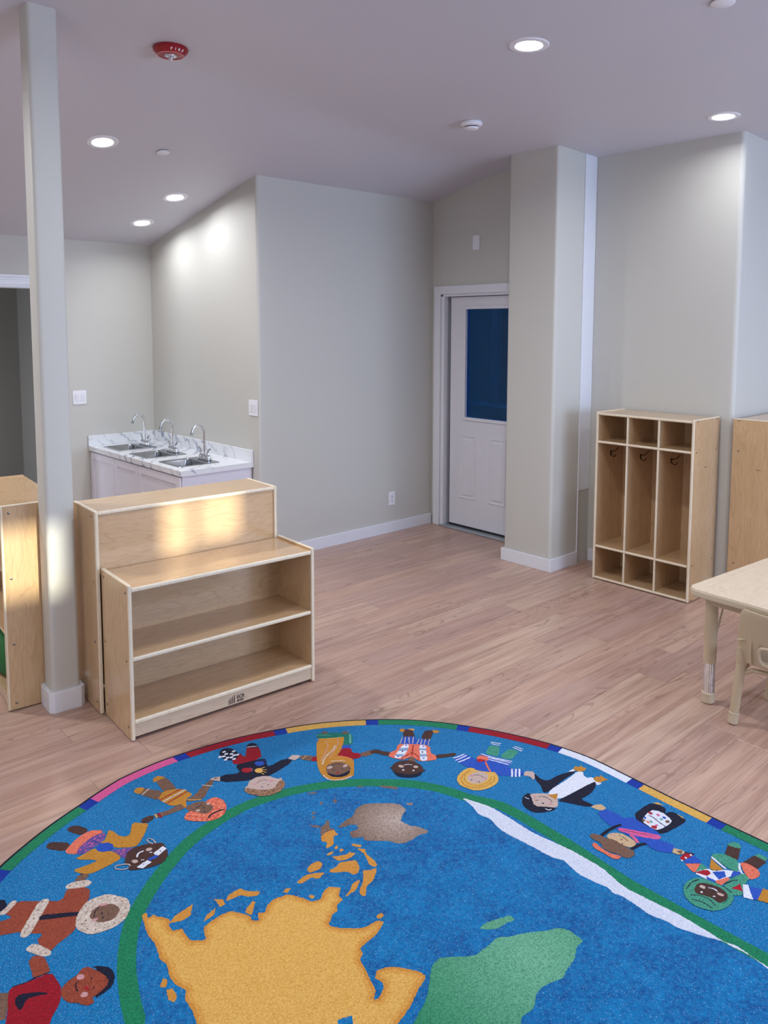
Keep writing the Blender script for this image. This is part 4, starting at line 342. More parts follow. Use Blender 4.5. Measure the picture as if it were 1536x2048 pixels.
('woven_child','woven child in a red tunic with dark hair',[('brown',[1032,4212,1130,4142,1113,4087,1065,3980,982,4032]),('rust',[1275,4273,1308,4309,1350,4263,1342,4190,1341,4128,1253,4145,1269,4207]),('red',[1040,3919,1090,4025,1126,4140,1153,4165,1235,4141,1341,4128,1345,4061,1345,3981,1306,3898,1252,3847,1197,3777]),('navy',[1153,4168,1236,4144,1258,4151,1339,4136,1338,4130,1258,4145,1235,4138,1152,4162]),('navy',[1129,4046,1155,4093,1195,4077,1261,4027,1285,3989,1241,4016,1186,4039,1137,3976]),('navy',[1517,4017,1560,3985,1591,3936,1589,3875,1553,3818,1497,3803,1442,3801,1538,3984]),('rust',[1333,3971,1378,4005,1444,4014,1470,4038,1505,4029,1529,3971,1554,3879,1532,3838,1483,3822,1435,3814,1444,3786,1412,3777,1384,3809,1374,3834,1336,3871,1323,3922]),('pinkl',[1464,3983,1462,3976,1458,3971,1452,3968,1446,3967,1440,3968,1435,3972,1430,3978,1428,3985,1428,3992,1430,3998,1434,4004,1439,4007,1446,4008,1452,4006,1457,4002,1462,3997,1464,3990]),('pinkl',[1435,3858,1433,3851,1429,3846,1424,3843,1418,3843,1412,3844,1406,3848,1402,3853,1400,3860,1400,3867,1402,3873,1406,3878,1411,3881,1417,3882,1423,3880,1428,3876,1432,3871,1435,3864]),('navy',[1430,3962,1413,3959,1403,3931,1404,3904,1397,3903,1396,3932,1408,3963,1428,3968]),('navy',[1488,3932,1487,3931,1486,3930,1484,3929,1483,3930,1481,3931,1480,3933,1480,3935,1480,3937,1480,3939,1481,3940,1483,3941,1484,3941,1485,3941,1487,3940,1488,3938,1488,3936,1488,3934]),('navy',[1475,3869,1474,3868,1473,3867,1471,3867,1470,3867,1469,3869,1468,3870,1467,3872,1467,3874,1467,3876,1468,3878,1470,3878,1471,3879,1472,3878,1474,3877,1475,3875,1475,3873,1475,3871]),('redd',[1448,3876,1445,3875,1442,3876,1439,3879,1436,3884,1434,3890,1433,3896,1433,3902,1434,3907,1436,3910,1439,3911,1441,3909,1444,3906,1447,3901,1449,3895,1450,3889,1450,3883,1449,3879])]),
]
# ---------------------------------------------------------------- room shell
def zc(x, y):      # ceiling height: shed slope from the back wall meeting the nearly level main ceiling
    a = 2.985 + .033*(4.6-x); b = 2.825 + .2207*(4.867-y); k = .035
    h = max(k-abs(a-b), 0)/k
    return min(a, b) - h*h*k*.25
def rounded(pts, rad, n=6):
    """plan polygon with rounded corners where rad>0"""
    out = []; N = len(pts)
    for i, (p, r) in enumerate(zip(pts, rad)):
        if not r: out.append(p); continue
        P = Vector(p); A = (Vector(pts[i-1])-P).normalized(); B = (Vector(pts[(i+1) % N])-P).normalized()
        C_ = P + (A+B)*r
        a0 = math.atan2(*(P+A*r-C_).yx); a1 = math.atan2(*(P+B*r-C_).yx); d = (a1-a0+math.pi) % math.tau - math.pi
        out += [(C_.x+r*math.cos(a0+d*k/n), C_.y+r*math.sin(a0+d*k/n)) for k in range(n+1)]
    return out
def wall(name, pts, rad=None, z0=-.05, top=None, mat='wall'):
    P = rounded([tuple(p) for p in pts], rad or [0]*len(pts))
    Q = []
    for i, p in enumerate(P):                      # subdivide long edges so the top follows the ceiling
        q = P[(i+1) % len(P)]; L = math.dist(p, q); n = max(1, int(L/.12)); Q += [(p[0]+(q[0]-p[0])*k/n, p[1]+(q[1]-p[1])*k/n) for k in range(n)]
    o = MB().prism(Q, z0, top if top is not None else (lambda x, y: zc(x, y)+.02)).build(name, M[mat], smooth=True); return struct(o)
floor = struct(MB().box(-2.6, 8.1, -3.1, 7.2, -.12, -.007).build('floor', M['underlay']))
# ceiling
cb = MB(); nx, ny = 54, 130; X0, X1, Y0, Y1 = -2.6, 8.1, -3.1, 7.2
V = [(X0+(X1-X0)*i/nx, Y0+(Y1-Y0)*j/ny) for j in range(ny+1) for i in range(nx+1)]
F_ = [(j*(nx+1)+i, j*(nx+1)+i+1, (j+1)*(nx+1)+i+1, (j+1)*(nx+1)+i) for j in range(ny) for i in range(nx)]
n0 = len(V); cb.add([(x, y, zc(x, y)) for x, y in V] + [(x, y, 3.4) for x, y in V], F_ + [tuple(n0+i for i in f) for f in F_])
cb.m = [0]*len(cb.f); ce = cb.build('ceiling', M['ceil'], smooth=True); struct(ce)
RB = .022
wall('wall_center', [(3.2, 7.2), (3.2, 4.867), (5.165, 4.867), (5.165, 7.2)], [0, RB, 0, 0])
wall('wall_back_right', [(2.28, 6.55), (3.2, 6.55), (3.2, 6.70), (2.28, 6.70)])
wall('wall_back_left', [(-2.6, 6.55), (1.37, 6.55), (1.37, 6.70), (-2.6, 6.70)])
wall('wall_back_header', [(1.37, 6.55), (2.28, 6.55), (2.28, 6.70), (1.37, 6.70)], z0=2.065)
wall('wall_door_header', [(5.015, 3.83), (5.165, 3.83), (5.165, 4.765), (5.015, 4.765)], z0=2.035)
wall('wall_door_jamb_side', [(5.015, 4.765), (5.165, 4.765), (5.165, 4.867), (5.015, 4.867)])
wall('wall_column', [(5.165, 3.83), (5.015, 3.83), (5.015, 3.71), (4.605, 3.71), (4.605, 3.285), (5.3, 3.285), (5.3, 3.83)], [0, 0, 0, RB, RB, 0, 0])
wall('wall_right', [(5.3, 3.285), (5.075, 3.285), (5.075, 2.225), (8.1, 2.225), (8.1, 3.285)], [0, 0, .03, 0, 0])
wall('wall_far_right', [(8.0, -3.1), (8.1, -3.1), (8.1, 2.225), (8.0, 2.225)])
wall('wall_left', [(-2.6, -3.1), (-2.5, -3.1), (-2.5, 6.7), (-2.6, 6.7)])
# wall behind the camera: three slots added for sun patches, one added wide frame
WY = (-3.1, -3.0)
slots = [(0.8, 1.265, 1.7, 2.03), (1.68, 1.815, 1.8, 2.07), (1.86, 2.07, 1.83, 2.08)]
fb = MB(); xs = -2.6
for (a, b, c, d) in slots:
    fb.box(xs, a, *WY, -.05, 3.3); fb.box(a, b, *WY, -.05, c); fb.box(a, b, *WY, d, 3.3); xs = b
fb.box(xs, 8.1, *WY, -.05, 3.3); struct(fb.build('wall_front', M['wall']))
for i, (a, b, c, d) in enumerate(slots):
    wm = MB(); t = .03
    for q in ((a-t, a, c-t, d+t), (b, b+t, c-t, d+t), (a, b, c-t, c), (a, b, d, d+t)): wm.box(q[0], q[1], -3.0, -2.98, q[2], q[3])
    struct(wm.build('window_%d' % (i+1), M['trim']))  # frames of the added sun slots
wm = MB()
for q in ((2.6, 2.7, .7, 2.4), (5.9, 6.0, .7, 2.4), (2.7, 5.9, .7, .75), (2.7, 5.9, 2.35, 2.4)): wm.box(q[0], q[1], -3.0, -2.9, q[2], q[3])
wo = struct(wm.build('window_5', M['trim'])); BOX('roller_shade', (2.7, 5.9, -2.99, -2.97, .75, 2.35), M['white_pl'], wo, 0)  # added frame and shade on the solid wall dress the daylight lamp
# hall beyond the left doorway
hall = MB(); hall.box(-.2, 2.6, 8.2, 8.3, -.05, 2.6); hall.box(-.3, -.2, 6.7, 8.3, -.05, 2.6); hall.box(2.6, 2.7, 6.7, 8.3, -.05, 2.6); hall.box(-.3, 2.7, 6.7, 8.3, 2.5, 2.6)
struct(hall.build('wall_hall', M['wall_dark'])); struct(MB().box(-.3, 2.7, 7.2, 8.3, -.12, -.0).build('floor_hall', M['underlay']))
# baseboards
BH, BT = .092, .014
def base(name, b): return struct(BOX(name, b+(0.0, BH), M['trim'], None, .003))
base('baseboard_center', (3.24, 5.001, 4.867-BT, 4.867))
base('baseboard_right', (5.075-BT, 5.075, 2.24, 3.271))
base('baseboard_recess', (5.10, 8.0, 2.225-BT, 2.225))
bc = MB().prism([(4.591, 3.724), (4.591, 3.275), (4.595, 3.271), (4.926, 3.271), (4.926, 3.285), (4.605, 3.285), (4.605, 3.71), (5.0, 3.71), (5.0, 3.724)], 0, BH).build('baseboard_column', M['trim'], bevel=.002); struct(bc)
base('baseboard_back', (2.37, 2.62, 6.55-BT, 6.55))
# pale panel paints daylight on the wall strip, ending at shade; bead beside it
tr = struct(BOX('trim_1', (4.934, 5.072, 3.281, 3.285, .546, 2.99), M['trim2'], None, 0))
struct(BOX('trim_2', (4.923, 4.931, 3.276, 3.285, BH-.004, 3.0), M['trim'], None, .002))
# left doorway casing
cs = MB()
for k, (o_, d_) in enumerate(((0, .012), (.012, .018), (.05, .014), (.07, .02))):
    e_ = (.012, .05, .07, .09)[k]
    cs.box(1.37-.09, 2.28+.09, 6.55-d_, 6.55, 2.06+o_, 2.06+e_); cs.box(2.28+o_, 2.28+e_, 6.55-d_, 6.55, 0, 2.06+e_); cs.box(1.37-e_, 1.37-o_, 6.55-d_, 6.55, 0, 2.06+e_)
cs.box(2.265, 2.28, 6.55, 6.70, 0, 2.06); cs.box(1.37, 1.385, 6.55, 6.70, 0, 2.06); cs.box(1.37, 2.28, 6.55, 6.70, 2.05, 2.065)
struct(cs.build('door_1', M['trim'], bevel=.0015))
# exterior door with casing
dr = struct(empty('door_2', (5.015, 4.765, 0)))
cm_ = MB(); cm_.box(-.018, 0, 0, .072, 0, 2.10); cm_.box(-.018, 0, -1.0, 0, 2.03, 2.10); cm_.box(-.018, 0, -1.0, -.93, 0, 2.03); cm_.build('casing', M['trim'], dr, bevel=.003)
jm = MB(); jm.box(0, .15, -.02, 0, 0, 2.03); jm.box(0, .15, -.935, 0, 2.01, 2.035); jm.box(0, .05, -.036, -.02, 0, 2.015); jm.build('jamb', M['trim'], dr, bevel=.002)
# slab with window hole: local y from -.07 to -.925, x .05..0.094
sl = MB(); y0, y1 = -.925, -.07; wy0, wy1, wz0, wz1 = -.735, -.245, .98, 1.90; xs0, xs1 = .05, .094
for b in ((y0, y1, .03, wz0), (y0, y1, wz1, 2.005), (y0, wy0, wz0, wz1), (wy1, y1, wz0, wz1)): sl.box(xs0, xs1, b[0], b[1], b[2], b[3])
slab = sl.build('door_slab', M['door'], dr)
wf = MB(); t = .028
for b in ((wy0-t, wy0, wz0-t, wz1+t), (wy1, wy1+t, wz0-t, wz1+t), (wy0, wy1, wz0-t, wz0), (wy0, wy1, wz1, wz1+t)): wf.box(xs0-.012, xs0+.001, *b)
wf.build('window_frame', M['door'], slab, bevel=.005)
MB().box(.066, .072, wy0, wy1, wz0, wz1).build('glass_pane', M['glass'], slab)
for ya, yb in ((-.375, -.185), (-.70, -.51)):
    p = MB(); za, zb = .265, .825
    for k, (ins, x) in enumerate(((0, .0), (.012, -.006), (.02, -.006), (.032, .0))): pass
    def ring(i): return [(ya+i, za+i), (yb-i, za+i), (yb-i, zb-i), (ya+i, zb-i)]
    lev = [(0, .0), (.008, -.007), (.018, -.003), (.03, -.001), (.042, -.008)]; vv = []; ff = []
    for i, x in lev: vv += [(xs0+x, y, z) for y, z in ring(i)]
    for k in range(len(lev)-1):
        for j in range(4): a = 4*k+j; b = 4*k+(j+1) % 4; ff.append((a, b, b+4, a+4))
    n = 4*(len(lev)-1); ff.append((n, n+1, n+2, n+3)); p.add(vv, ff); p.build('raised_panel', M['door'], slab)
BOX('door_sweep', (.046, .094, y0, y1, .012, .03), M['black'], dr, 0)
BOX('threshold', (-.03, .14, -.935, -.02, 0, .014), M['thresh'], dr, .004)
# porch beyond the door glass
struct(BOX('wall_porch', (7.4, 7.5, 3.3, 8.0, -.3, 3.0), M['porch'], None, 0))
struct(BOX('wall_porch_side', (5.4, 7.4, 7.0, 7.1, -.3, 3.0), M['porch'], None, 0))
struct(BOX('floor_porch', (5.17, 7.5, 3.3, 8.0, -.3, -.02), M['siding'], None, 0))
struct(BOX('trim_3', (6.5, 6.62, 3.35, 6.9, .90, .95), M['porch_w'], None, .005))
struct(BOX('wall_porch_low', (6.52, 6.6, 3.35, 6.9, -.02, .90), M['siding'], None, 0))
struct(BOX('trim_4', (7.3, 7.38, 6.0, 6.12, .0, 2.9), M['porch_w'], None, .005))
# ---------------------------------------------------------------- floor planks
PW, PL = .156, 1.22
rowoff = {3.237: 3.06, 2.925: 3.56, 2.769: 2.775, 2.613: 2.297, 2.457: 3.79, 2.301: 3.287, 2.145: 2.70, 1.833: 3.736, 1.365: 3.28}
pm = {}
def plank_mesh(L, Wd):
    key = (round(L, 3), round(Wd, 3))
    if key in pm: return pm[key]
    g, c, d = .0004, .0011, .0007; m = MB()
    v = [(g, g, -.007), (L-g, g, -.007), (L-g, Wd-g, -.007), (g, Wd-g, -.007), (g, g, -d), (L-g, g, -d), (L-g, Wd-g, -d), (g, Wd-g, -d), (g+c, g+c, 0), (L-g-c, g+c, 0), (L-g-c, Wd-g-c, 0), (g+c, Wd-g-c, 0)]
    f = [(0, 1, 5, 4), (1, 2, 6, 5), (2, 3, 7, 6), (3, 0, 4, 7), (4, 5, 9, 8), (5, 6, 10, 9), (6, 7, 11, 10), (7, 4, 8, 11), (8, 9, 10, 11)]
    me = bpy.data.meshes.new('plank'); me.from_pydata(v, [], f); me.materials.append(M['floor']); me.update(); pm[key] = me; return me
stuffv = MB(); Y = 3.237+PW*11; rows = []; yy = 3.237
ys = [3.237+PW*k for k in range(-40, 25)]
rr_ = random.Random(3)
for ytop in ys:
    yb_ = ytop-PW
    if yb_ > 6.55 or ytop < -3: continue
    off = rowoff.get(round(ytop, 3), rr_.uniform(0, PL)) % PL
    x = -2.5 + ((off+2.5) % PL) - PL
    while x < 8.0:
        xa, xb = max(x, -2.5), min(x+PL, 8.0); ya, yb2 = max(yb_, -3), min(ytop, 6.55); x += PL
        if xb-xa < .02 or yb2-ya < .01: continue
        xc, yc = (xa+xb)/2, (ya+yb2)/2
        # floor area the photograph shows, right of and beyond the rug
        vis = (-.6 < xc < 5.3 and .6 < yc < 5.0) and not (yc > 3.6 and xc < 1.3)
        hid = xc > 5.7 or (xa > 5.1 and yc > 2.2)
        if hid and not vis and yc > 2.3: continue
        if vis and not (xa > .5 and xb < 2.4 and yb2 < 2.4):
            o = bpy.data.objects.new('plank', plank_mesh(xb-xa, yb2-ya)); COL.objects.link(o); o.parent = floor; o.location = (xa, ya, 0)
        else: stuffv.box(xa+.0006, xb-.0006, ya+.0006, yb2-.0006, -.007, 0)
so = stuffv.build('more_planks', M['floor'], floor); so['kind'] = 'stuff'
# ---------------------------------------------------------------- pillar
pl = thing('pillar', 'grey square painted pillar with white base collar between the two left shelves', 'pillar', (1.275, 3.606, 0), R(-3))
h = .0625
MB().prism(rounded([(-h, -h), (h, -h), (h, h), (-h, h)], [.018]*4), 0.0, 3.12).build('shaft', M['wall'], pl, smooth=True)
h = .0795; c = .02
MB().prism([(-h+c, -h), (h-c, -h), (h, -h+c), (h, h-c), (h-c, h), (-h+c, h), (-h, h-c), (-h, -h+c)], 0, .095).build('base_collar', M['trim'], pl, bevel=.002)
# ---------------------------------------------------------------- wooden furniture
def screws(parent, pts, axis='x', s=-1):
    for p in pts:
        m = MB(); q = Vector(p); d = Vector((s, 0, 0)) if axis == 'x' else Vector((0, s, 0))
        m.tube([q-d*.001, q+d*.0015, q+d*.0028], [.0062, .0058, .003], 12); m.build('screw', M['screw'], parent, smooth=True)
def side_panel(parent, x0, x1, y0, y1, z1, name='side_panel', z0=.004):
    p = BOX(name, (x0, x1, y0+.012, y1, z0, z1-.006), M['maple_z'], parent, .001)
    e = MB(); e.box(x0-.0004, x1+.0004, y0, y0+.013, z0, z1); e.build('front_edge', M['edge'], p, bevel=.005, seg=3)
    e = MB(); e.box(x0-.0004, x1+.0004, y0+.010, y1, z1-.008, z1+.0002); e.build('top_edge', M['edge'], p, bevel=.004, seg=2)
    return p
def shelf_board(parent, x0, x1, y0, y1, z0, z1, name='shelf_board'):
    p = BOX(name, (x0, x1, y0+.012, y1, z0, z1), M['maple_x'], parent, .0005)
    e = MB(); e.box(x0, x1, y0, y0+.013, z0-.0003, z1+.0003); e.build('front_edge', M['edge'], p, bevel=.005, seg=3)
    return p
sh = thing('step_shelf', 'maple stepped open shelf unit standing right of the pillar, facing the rug', 'shelf', (1.360, 3.062, 0), R(-3.4))
RU = .017   # the riser unit stands a little to the left of the front unit
Wd, Tk, D1, Dt, H1, H2 = .925, .016, .315, .605, .676, .932
ps = side_panel(sh, 0, Tk, 0, D1, H1); screws(ps, [(0, .03, .64), (0, D1-.03, .645), (0, .035, .345), (0, D1-.03, .352), (0, .035, .055), (0, D1-.03, .06)])
ps = side_panel(sh, Wd-Tk, Wd, 0, D1, H1)
ps = side_panel(sh, -.002-RU, Tk-.002-RU, D1+.002, Dt, H2); screws(ps, [(-.002-RU, D1+.045, z) for z in (.905, .61, .33, .05)])
side_panel(sh, Wd-Tk+.002-RU, Wd+.002-RU, D1+.002, Dt, H2)
shelf_board(sh, Tk, Wd-Tk, .002, D1+.004, H1-.032, H1-.014)
shelf_board(sh, Tk, Wd-Tk, .004, D1-.004, .345, .362)
shelf_board(sh, Tk, Wd-Tk, .002, D1-.004, .072, .090)
kb = BOX('kick_board', (Tk, Wd-Tk, .008, .022, .016, .074), M['kick'], sh, .001)
BOX('back_panel', (Tk, Wd-Tk, D1-.004, D1, .01, H1-.03), M['maple_x'], sh, 0)
BOX('riser_panel', (Tk-.002-RU, Wd-Tk+.002-RU, D1+.012, D1+.018, H1-.03, H2-.016), M['maple_x'], sh, 0)
shelf_board(sh, Tk-.003-RU, Wd-Tk+.003-RU, D1+.003, Dt-.002, H2-.018, H2-.002, 'top_board')
BOX('rear_panel', (Tk-.002-RU, Wd-Tk+.002-RU, Dt-.008, Dt-.002, .01, H2-.018), M['maple_x'], sh, 0)
# printed maker's mark on the kick board
lx, lz = .456, .022
lg = MB()
for k in range(4):
    x = lx+k*.0092; hh = .017+.0045*k; lg.box(x, x+.0042, .0068, .0082, lz, lz+hh); lg.tube([(x+.0021, .0068, lz+hh+.0042), (x+.0021, .0082, lz+hh+.0042)], .0026, 10)
lg.build('maker_mark', M['logo'], kb)
text_mesh('maker_text', 'ECR', .0225, .0004, M['logo'], kb, (lx+.041, .0072, lz+.0165), (R(90), 0, 0), .0005)
text_mesh('maker_text', '4KIDS', .0135, .0004, M['logo'], kb, (lx+.041, .0072, lz+.002), (R(90), 0, 0), .0004)
# cabinet at the left edge, open face to the left
lc = thing('low_cabinet', 'maple cabinet left of the pillar showing its plain side panel', 'cabinet', (1.061, 3.690, 0), R(-5))
cw, cl, chh = .27, .76, .95
sp = BOX('side_panel', (0, cw, 0, .016, .004, chh-.005), M['maple_z'], lc, .001)
MB().box(-.0004, .011, -.0004, .0164, .004, chh).build('front_edge', M['edge'], sp, bevel=.003)
MB().box(.01, cw, -.0004, .0164, chh-.006, chh).build('top_edge', M['edge'], sp, bevel=.003)
screws(sp, [(.035, 0, .915), (.035, 0, .615), (.035, 0, .31), (.035, 0, .035)], 'y', -1)
BOX('side_panel', (0, cw, cl-.016, cl, .004, chh), M['maple_z'], lc, .001)
BOX('top_board', (.002, cw, .016, cl-.016, chh-.018, chh-.003), M['maple_y'], lc, .001)
MB().box(-.002, .004, .016, cl-.016, chh-.018, chh-.003).build('front_edge', M['edge'], lc, bevel=.002)
for z in (.05, .35, .64): BOX('shelf_board', (.005, cw-.01, .016, cl-.016, z, z+.016), M['maple_y'], lc, .001)
BOX('kick_board', (.01, .022, .016, cl-.016, .006, .05), M['kick'], lc, .001)
BOX('back_panel', (cw-.008, cw-.002, .016, cl-.016, .01, chh-.02), M['maple_z'], lc, 0)
gb = MB(); gp = [(0, 0), (.085, .002), (.118, .02), (.128, .06), (.126, .14), (.115, .2), (.09, .232), (.05, .245), (0, .248)]
gb.lathe(gp, 28, (0, 0, 0), sx=1.0, sy=2.2); go = gb.build('cushion', M['green'], None, smooth=True); go.location = (1.222, 4.055, .067); go.rotation_euler = (0, 0, R(-5))
tag(go, 'green cushion at the far left edge, on the cabinet shelf', 'cushion')
# coat locker with three bays
def locker(name, label, loc, rz, W, Dp, Hh, group=None):
    t = thing(name, label, 'locker', loc, rz, group)       # local x: width, y: depth (front at y=0)
    T_ = .015
    a = side_panel(t, 0, T_, 0, Dp, Hh); b = side_panel(t, W-T_, W, 0, Dp, Hh)
    for p, x, s in ((a, 0, -1), (b, W, 1)):
        screws(p, [(x, .045, Hh-.012), (x, Dp-.035, Hh-.012), (x, .042, .965), (x, Dp-.04, .965), (x, .04, .237), (x, Dp-.04, .237), (x, .04, .012)], 'x', s)
        MB().box(x-.001 if s < 0 else x, x if s < 0 else x+.001, .164, .170, .855, .861).box(x-.001 if s < 0 else x, x if s < 0 else x+.001, .180, .186, .855, .861).build('plug_hole', M['dark'], p)
    shelf_board(t, T_, W-T_, .002, Dp-.006, Hh-.022, Hh-.007, 'top_board')
    for z in (.958, .228, .006): shelf_board(t, T_, W-T_, .0, Dp-.006, z, z+.015)
    BOX('back_panel', (T_, W-T_, Dp-.008, Dp-.002, .01, Hh-.02), M['maple_z'], t, 0)
    n = 3; bw = (W-2*T_)/n
    for k in (1, 2):
        xc_ = T_+bw*k
        for (z0, z1) in ((.021, .228), (.243, .958), (.973, Hh-.022)):
            d = BOX('divider', (xc_-.006, xc_+.006, .012, Dp-.008, z0, z1), M['maple_z'], t, .0005)
            MB().box(xc_-.0065, xc_+.0065, .001, .013, z0, z1).build('front_edge', M['edge'], d, bevel=.004)
    for k in range(n):
        xp = T_+bw*k+(.006 if k else 0); yh = .170; zh = .872; hk = MB()
        hk.box(xp-.001, xp+.0035, yh-.006, yh+.006, zh-.018, zh+.016)
        hk.tube([(xp+.002, yh, zh+.012), (xp+.020, yh, zh+.010), (xp+.045, yh-.004, zh+.024), (xp+.066, yh-.008, zh+.046)], .0028, 8)
        hk.tube([(xp+.002, yh, zh-.010), (xp+.014, yh, zh-.022), (xp+.030, yh-.002, zh-.026), (xp+.042, yh-.004, zh-.016), (xp+.044, yh-.005, zh-.006)], .0028, 8)
        hk.build('coat_hook', M['wire'], t, smooth=True)
    return t
lk = locker('coat_locker', 'maple coat locker with three open bays and hooks, against the right wall', (4.712, 3.005, 0), R(-90), .70, .348, 1.172)
lk2 = locker('coat_locker', 'maple locker at the right edge showing only its plain side panel and screws', (5.022, 1.855, 0), 0, .70, .345, 1.172)
# ---------------------------------------------------------------- sink counter
ZT = .747
cab = thing('sink_cabinet', 'white shaker base cabinet under the marble sink counter', 'cabinet', (2.63, 4.975, 0))
CL, CDp = 1.56, .565
cc = MB(); 
cc.box(0.0, CDp, 0, CL, .09, ZT-.2); cc.box(0, .06, 0, CL, ZT-.2, ZT-.04); cc.box(CDp-.05, CDp, 0, CL, ZT-.2, ZT-.04); cc.box(.06, CDp-.05, 0, .04, ZT-.2, ZT-.04); cc.box(.06, CDp-.05, CL-.04, CL, ZT-.2, ZT-.04)
cc.build('carcass', M['cab'], cab, bevel=.001); BOX('toe_kick', (.05, CDp, .01, CL, 0, .09), M['cab'], cab, 0)
BOX('end_panel', (-.004, CDp, -.006, 0, .0, ZT-.042), M['cab'], cab, .001)
for a, b in ((.006, .660), (.667, 1.090), (1.097, 1.554)):
    z0_, z1_ = .11, ZT-.05; d = MB(); f_ = .055
    d.box(-.019, 0, a, a+f_, z0_, z1_); d.box(-.019, 0, b-f_, b, z0_, z1_); d.box(-.019, 0, a+f_, b-f_, z0_, z0_+f_); d.box(-.019, 0, a+f_, b-f_, z1_-f_, z1_)
    do = d.build('cabinet_door', M['cab'], cab, bevel=.0012); BOX('recessed_panel', (-.009, -.001, a+f_, b-f_, z0_+f_, z1_-f_), M['cab'], do, 0)
ct = thing('countertop', 'white marble-look countertop with grey veins and low backsplash, in the corner', 'countertop', (0, 0, 0))
SK = [(5.262, 'sink nearest the room'), (5.762, 'middle'), (6.258, 'far')]
SX0, SX1, SH = 2.668, 3.008, .168
cm2 = MB(); ya = 4.945; yb = 6.548; x0_, x1_ = 2.603, 3.198
cm2.box(x0_, SX0+.02, ya, yb, ZT-.038, ZT); cm2.box(SX1-.02, x1_, ya, yb, ZT-.038, ZT); cur = ya
for sy, _ in SK: cm2.box(SX0+.02, SX1-.02, cur, sy-SH+.02, ZT-.038, ZT); cur = sy+SH-.02
cm2.box(SX0+.02, SX1-.02, cur, yb, ZT-.038, ZT); cm2.build('worktop', M['marble'], ct)
BOX('backsplash', (x1_-.02, x1_, ya, yb-.02, ZT, ZT+.088), M['marble'], ct, .002); BOX('backsplash', (x0_-.006, x1_, yb-.02, yb, ZT, ZT+.088), M['marble'], ct, .002)
def sink(label, y):
    t = thing('sink', label, 'sink', ((SX0+SX1)/2, y, ZT), 0, 'sinks in the marble countertop')
    a, b = (SX1-SX0)/2, SH; m = MB()
    def rr(x0, x1, y0, y1, r, z): return [(x, y_, z) for x, y_ in rounded([(x0, y0), (x1, y0), (x1, y1), (x0, y1)], [r]*4, 5)]
    L = [rr(-a, a, -b, b, .02, 0.0002), rr(-a+.004, a-.004, -b+.004, b-.004, .02, .004), rr(-a+.02, a-.085, -b+.02, b-.02, .035, .0035), rr(-a+.026, a-.091, -b+.026, b-.026, .035, -.004), rr(-a+.034, a-.098, -b+.034, b-.034, .04, -.12), rr(-a+.06, a-.12, -b+.06, b-.06, .04, -.13)]
    n = len(L[0]); v = [p for l in L for p in l]; f = [(i*n+k, i*n+(k+1) % n, (i+1)*n+(k+1) % n, (i+1)*n+k) for i in range(len(L)-1) for k in range(n)]; f.append(tuple(range((len(L)-1)*n, len(L)*n))[::-1])
    m.add(v, f); m.build('basin', M['steel'], t, smooth=True)
    MB().lathe([(.001, 0), (.03, .0), (.03, .004), (.022, .003), (.001, .001)], 20, (-.035, 0, -.131)).build('drain', M['chrome'], t, smooth=True)
    return t
def faucet(label, y):
    t = thing('faucet', label, 'faucet', (2.970, y, ZT+.004), 0, 'gooseneck faucets behind the sinks'); 
    m = MB().prism(rounded([(-.026, -.078), (.026, -.078), (.026, .078), (-.026, .078)], [.02]*4), 0, .016); m.build('deck_plate', M['chrome'], t, bevel=.004)
    MB().lathe([(.001, 0), (.021, 0), (.019, .022), (.013, .034), (.001, .034)], 20, (0, 0, .014)).build('spout_base', M['chrome'], t, smooth=True)
    P = [(0, 0, .03), (0, 0, .12), (0, 0, .205)]
    for k in range(1, 13): a = math.pi*k/12*.86; P.append((-.052*(1-math.cos(a)), 0, .205+.058*math.sin(a)))
    e = P[-1]; P.append((e[0]-.005, 0, e[2]-.022))
    sp_ = MB().tube(P, .0088, 14).build('gooseneck', M['chrome'], t, smooth=True)
    e = P[-1]; MB().tube([(e[0]+.001, 0, e[2]+.006), (e[0]-.003, 0, e[2]-.016)], .0105, 14).build('aerator', M['steel'], sp_, smooth=True)
    for s in (-1, 1):
        k = MB(); k.lathe([(.001, 0), (.018, 0), (.017, .02), (.011, .034), (.012, .045), (.001, .05)], 18, (0, s*.051, .014))
        k.tube([(0, s*.051, .058), (0, s*.056, .07), (0, s*.066, .082), (0, s*.082, .088), (0, s*.097, .086)], [.008, .0085, .0075, .0065, .005], 12)
        k.build('lever_handle', M['chrome'], t, smooth=True)
    return t
for y, lab in zip((5.262, 5.762, 6.258), ('nearest the room, at the counter end', 'in the middle of the counter', 'farthest back, by the corner')):
    sink('stainless steel drop-in sink '+lab, y)
for y, lab in zip((5.262, 5.762, 6.258), ('nearest the room, on the right of three', 'in the middle of three', 'farthest back, on the left of three')):
    faucet('chrome gooseneck faucet with two levers, '+lab, y)
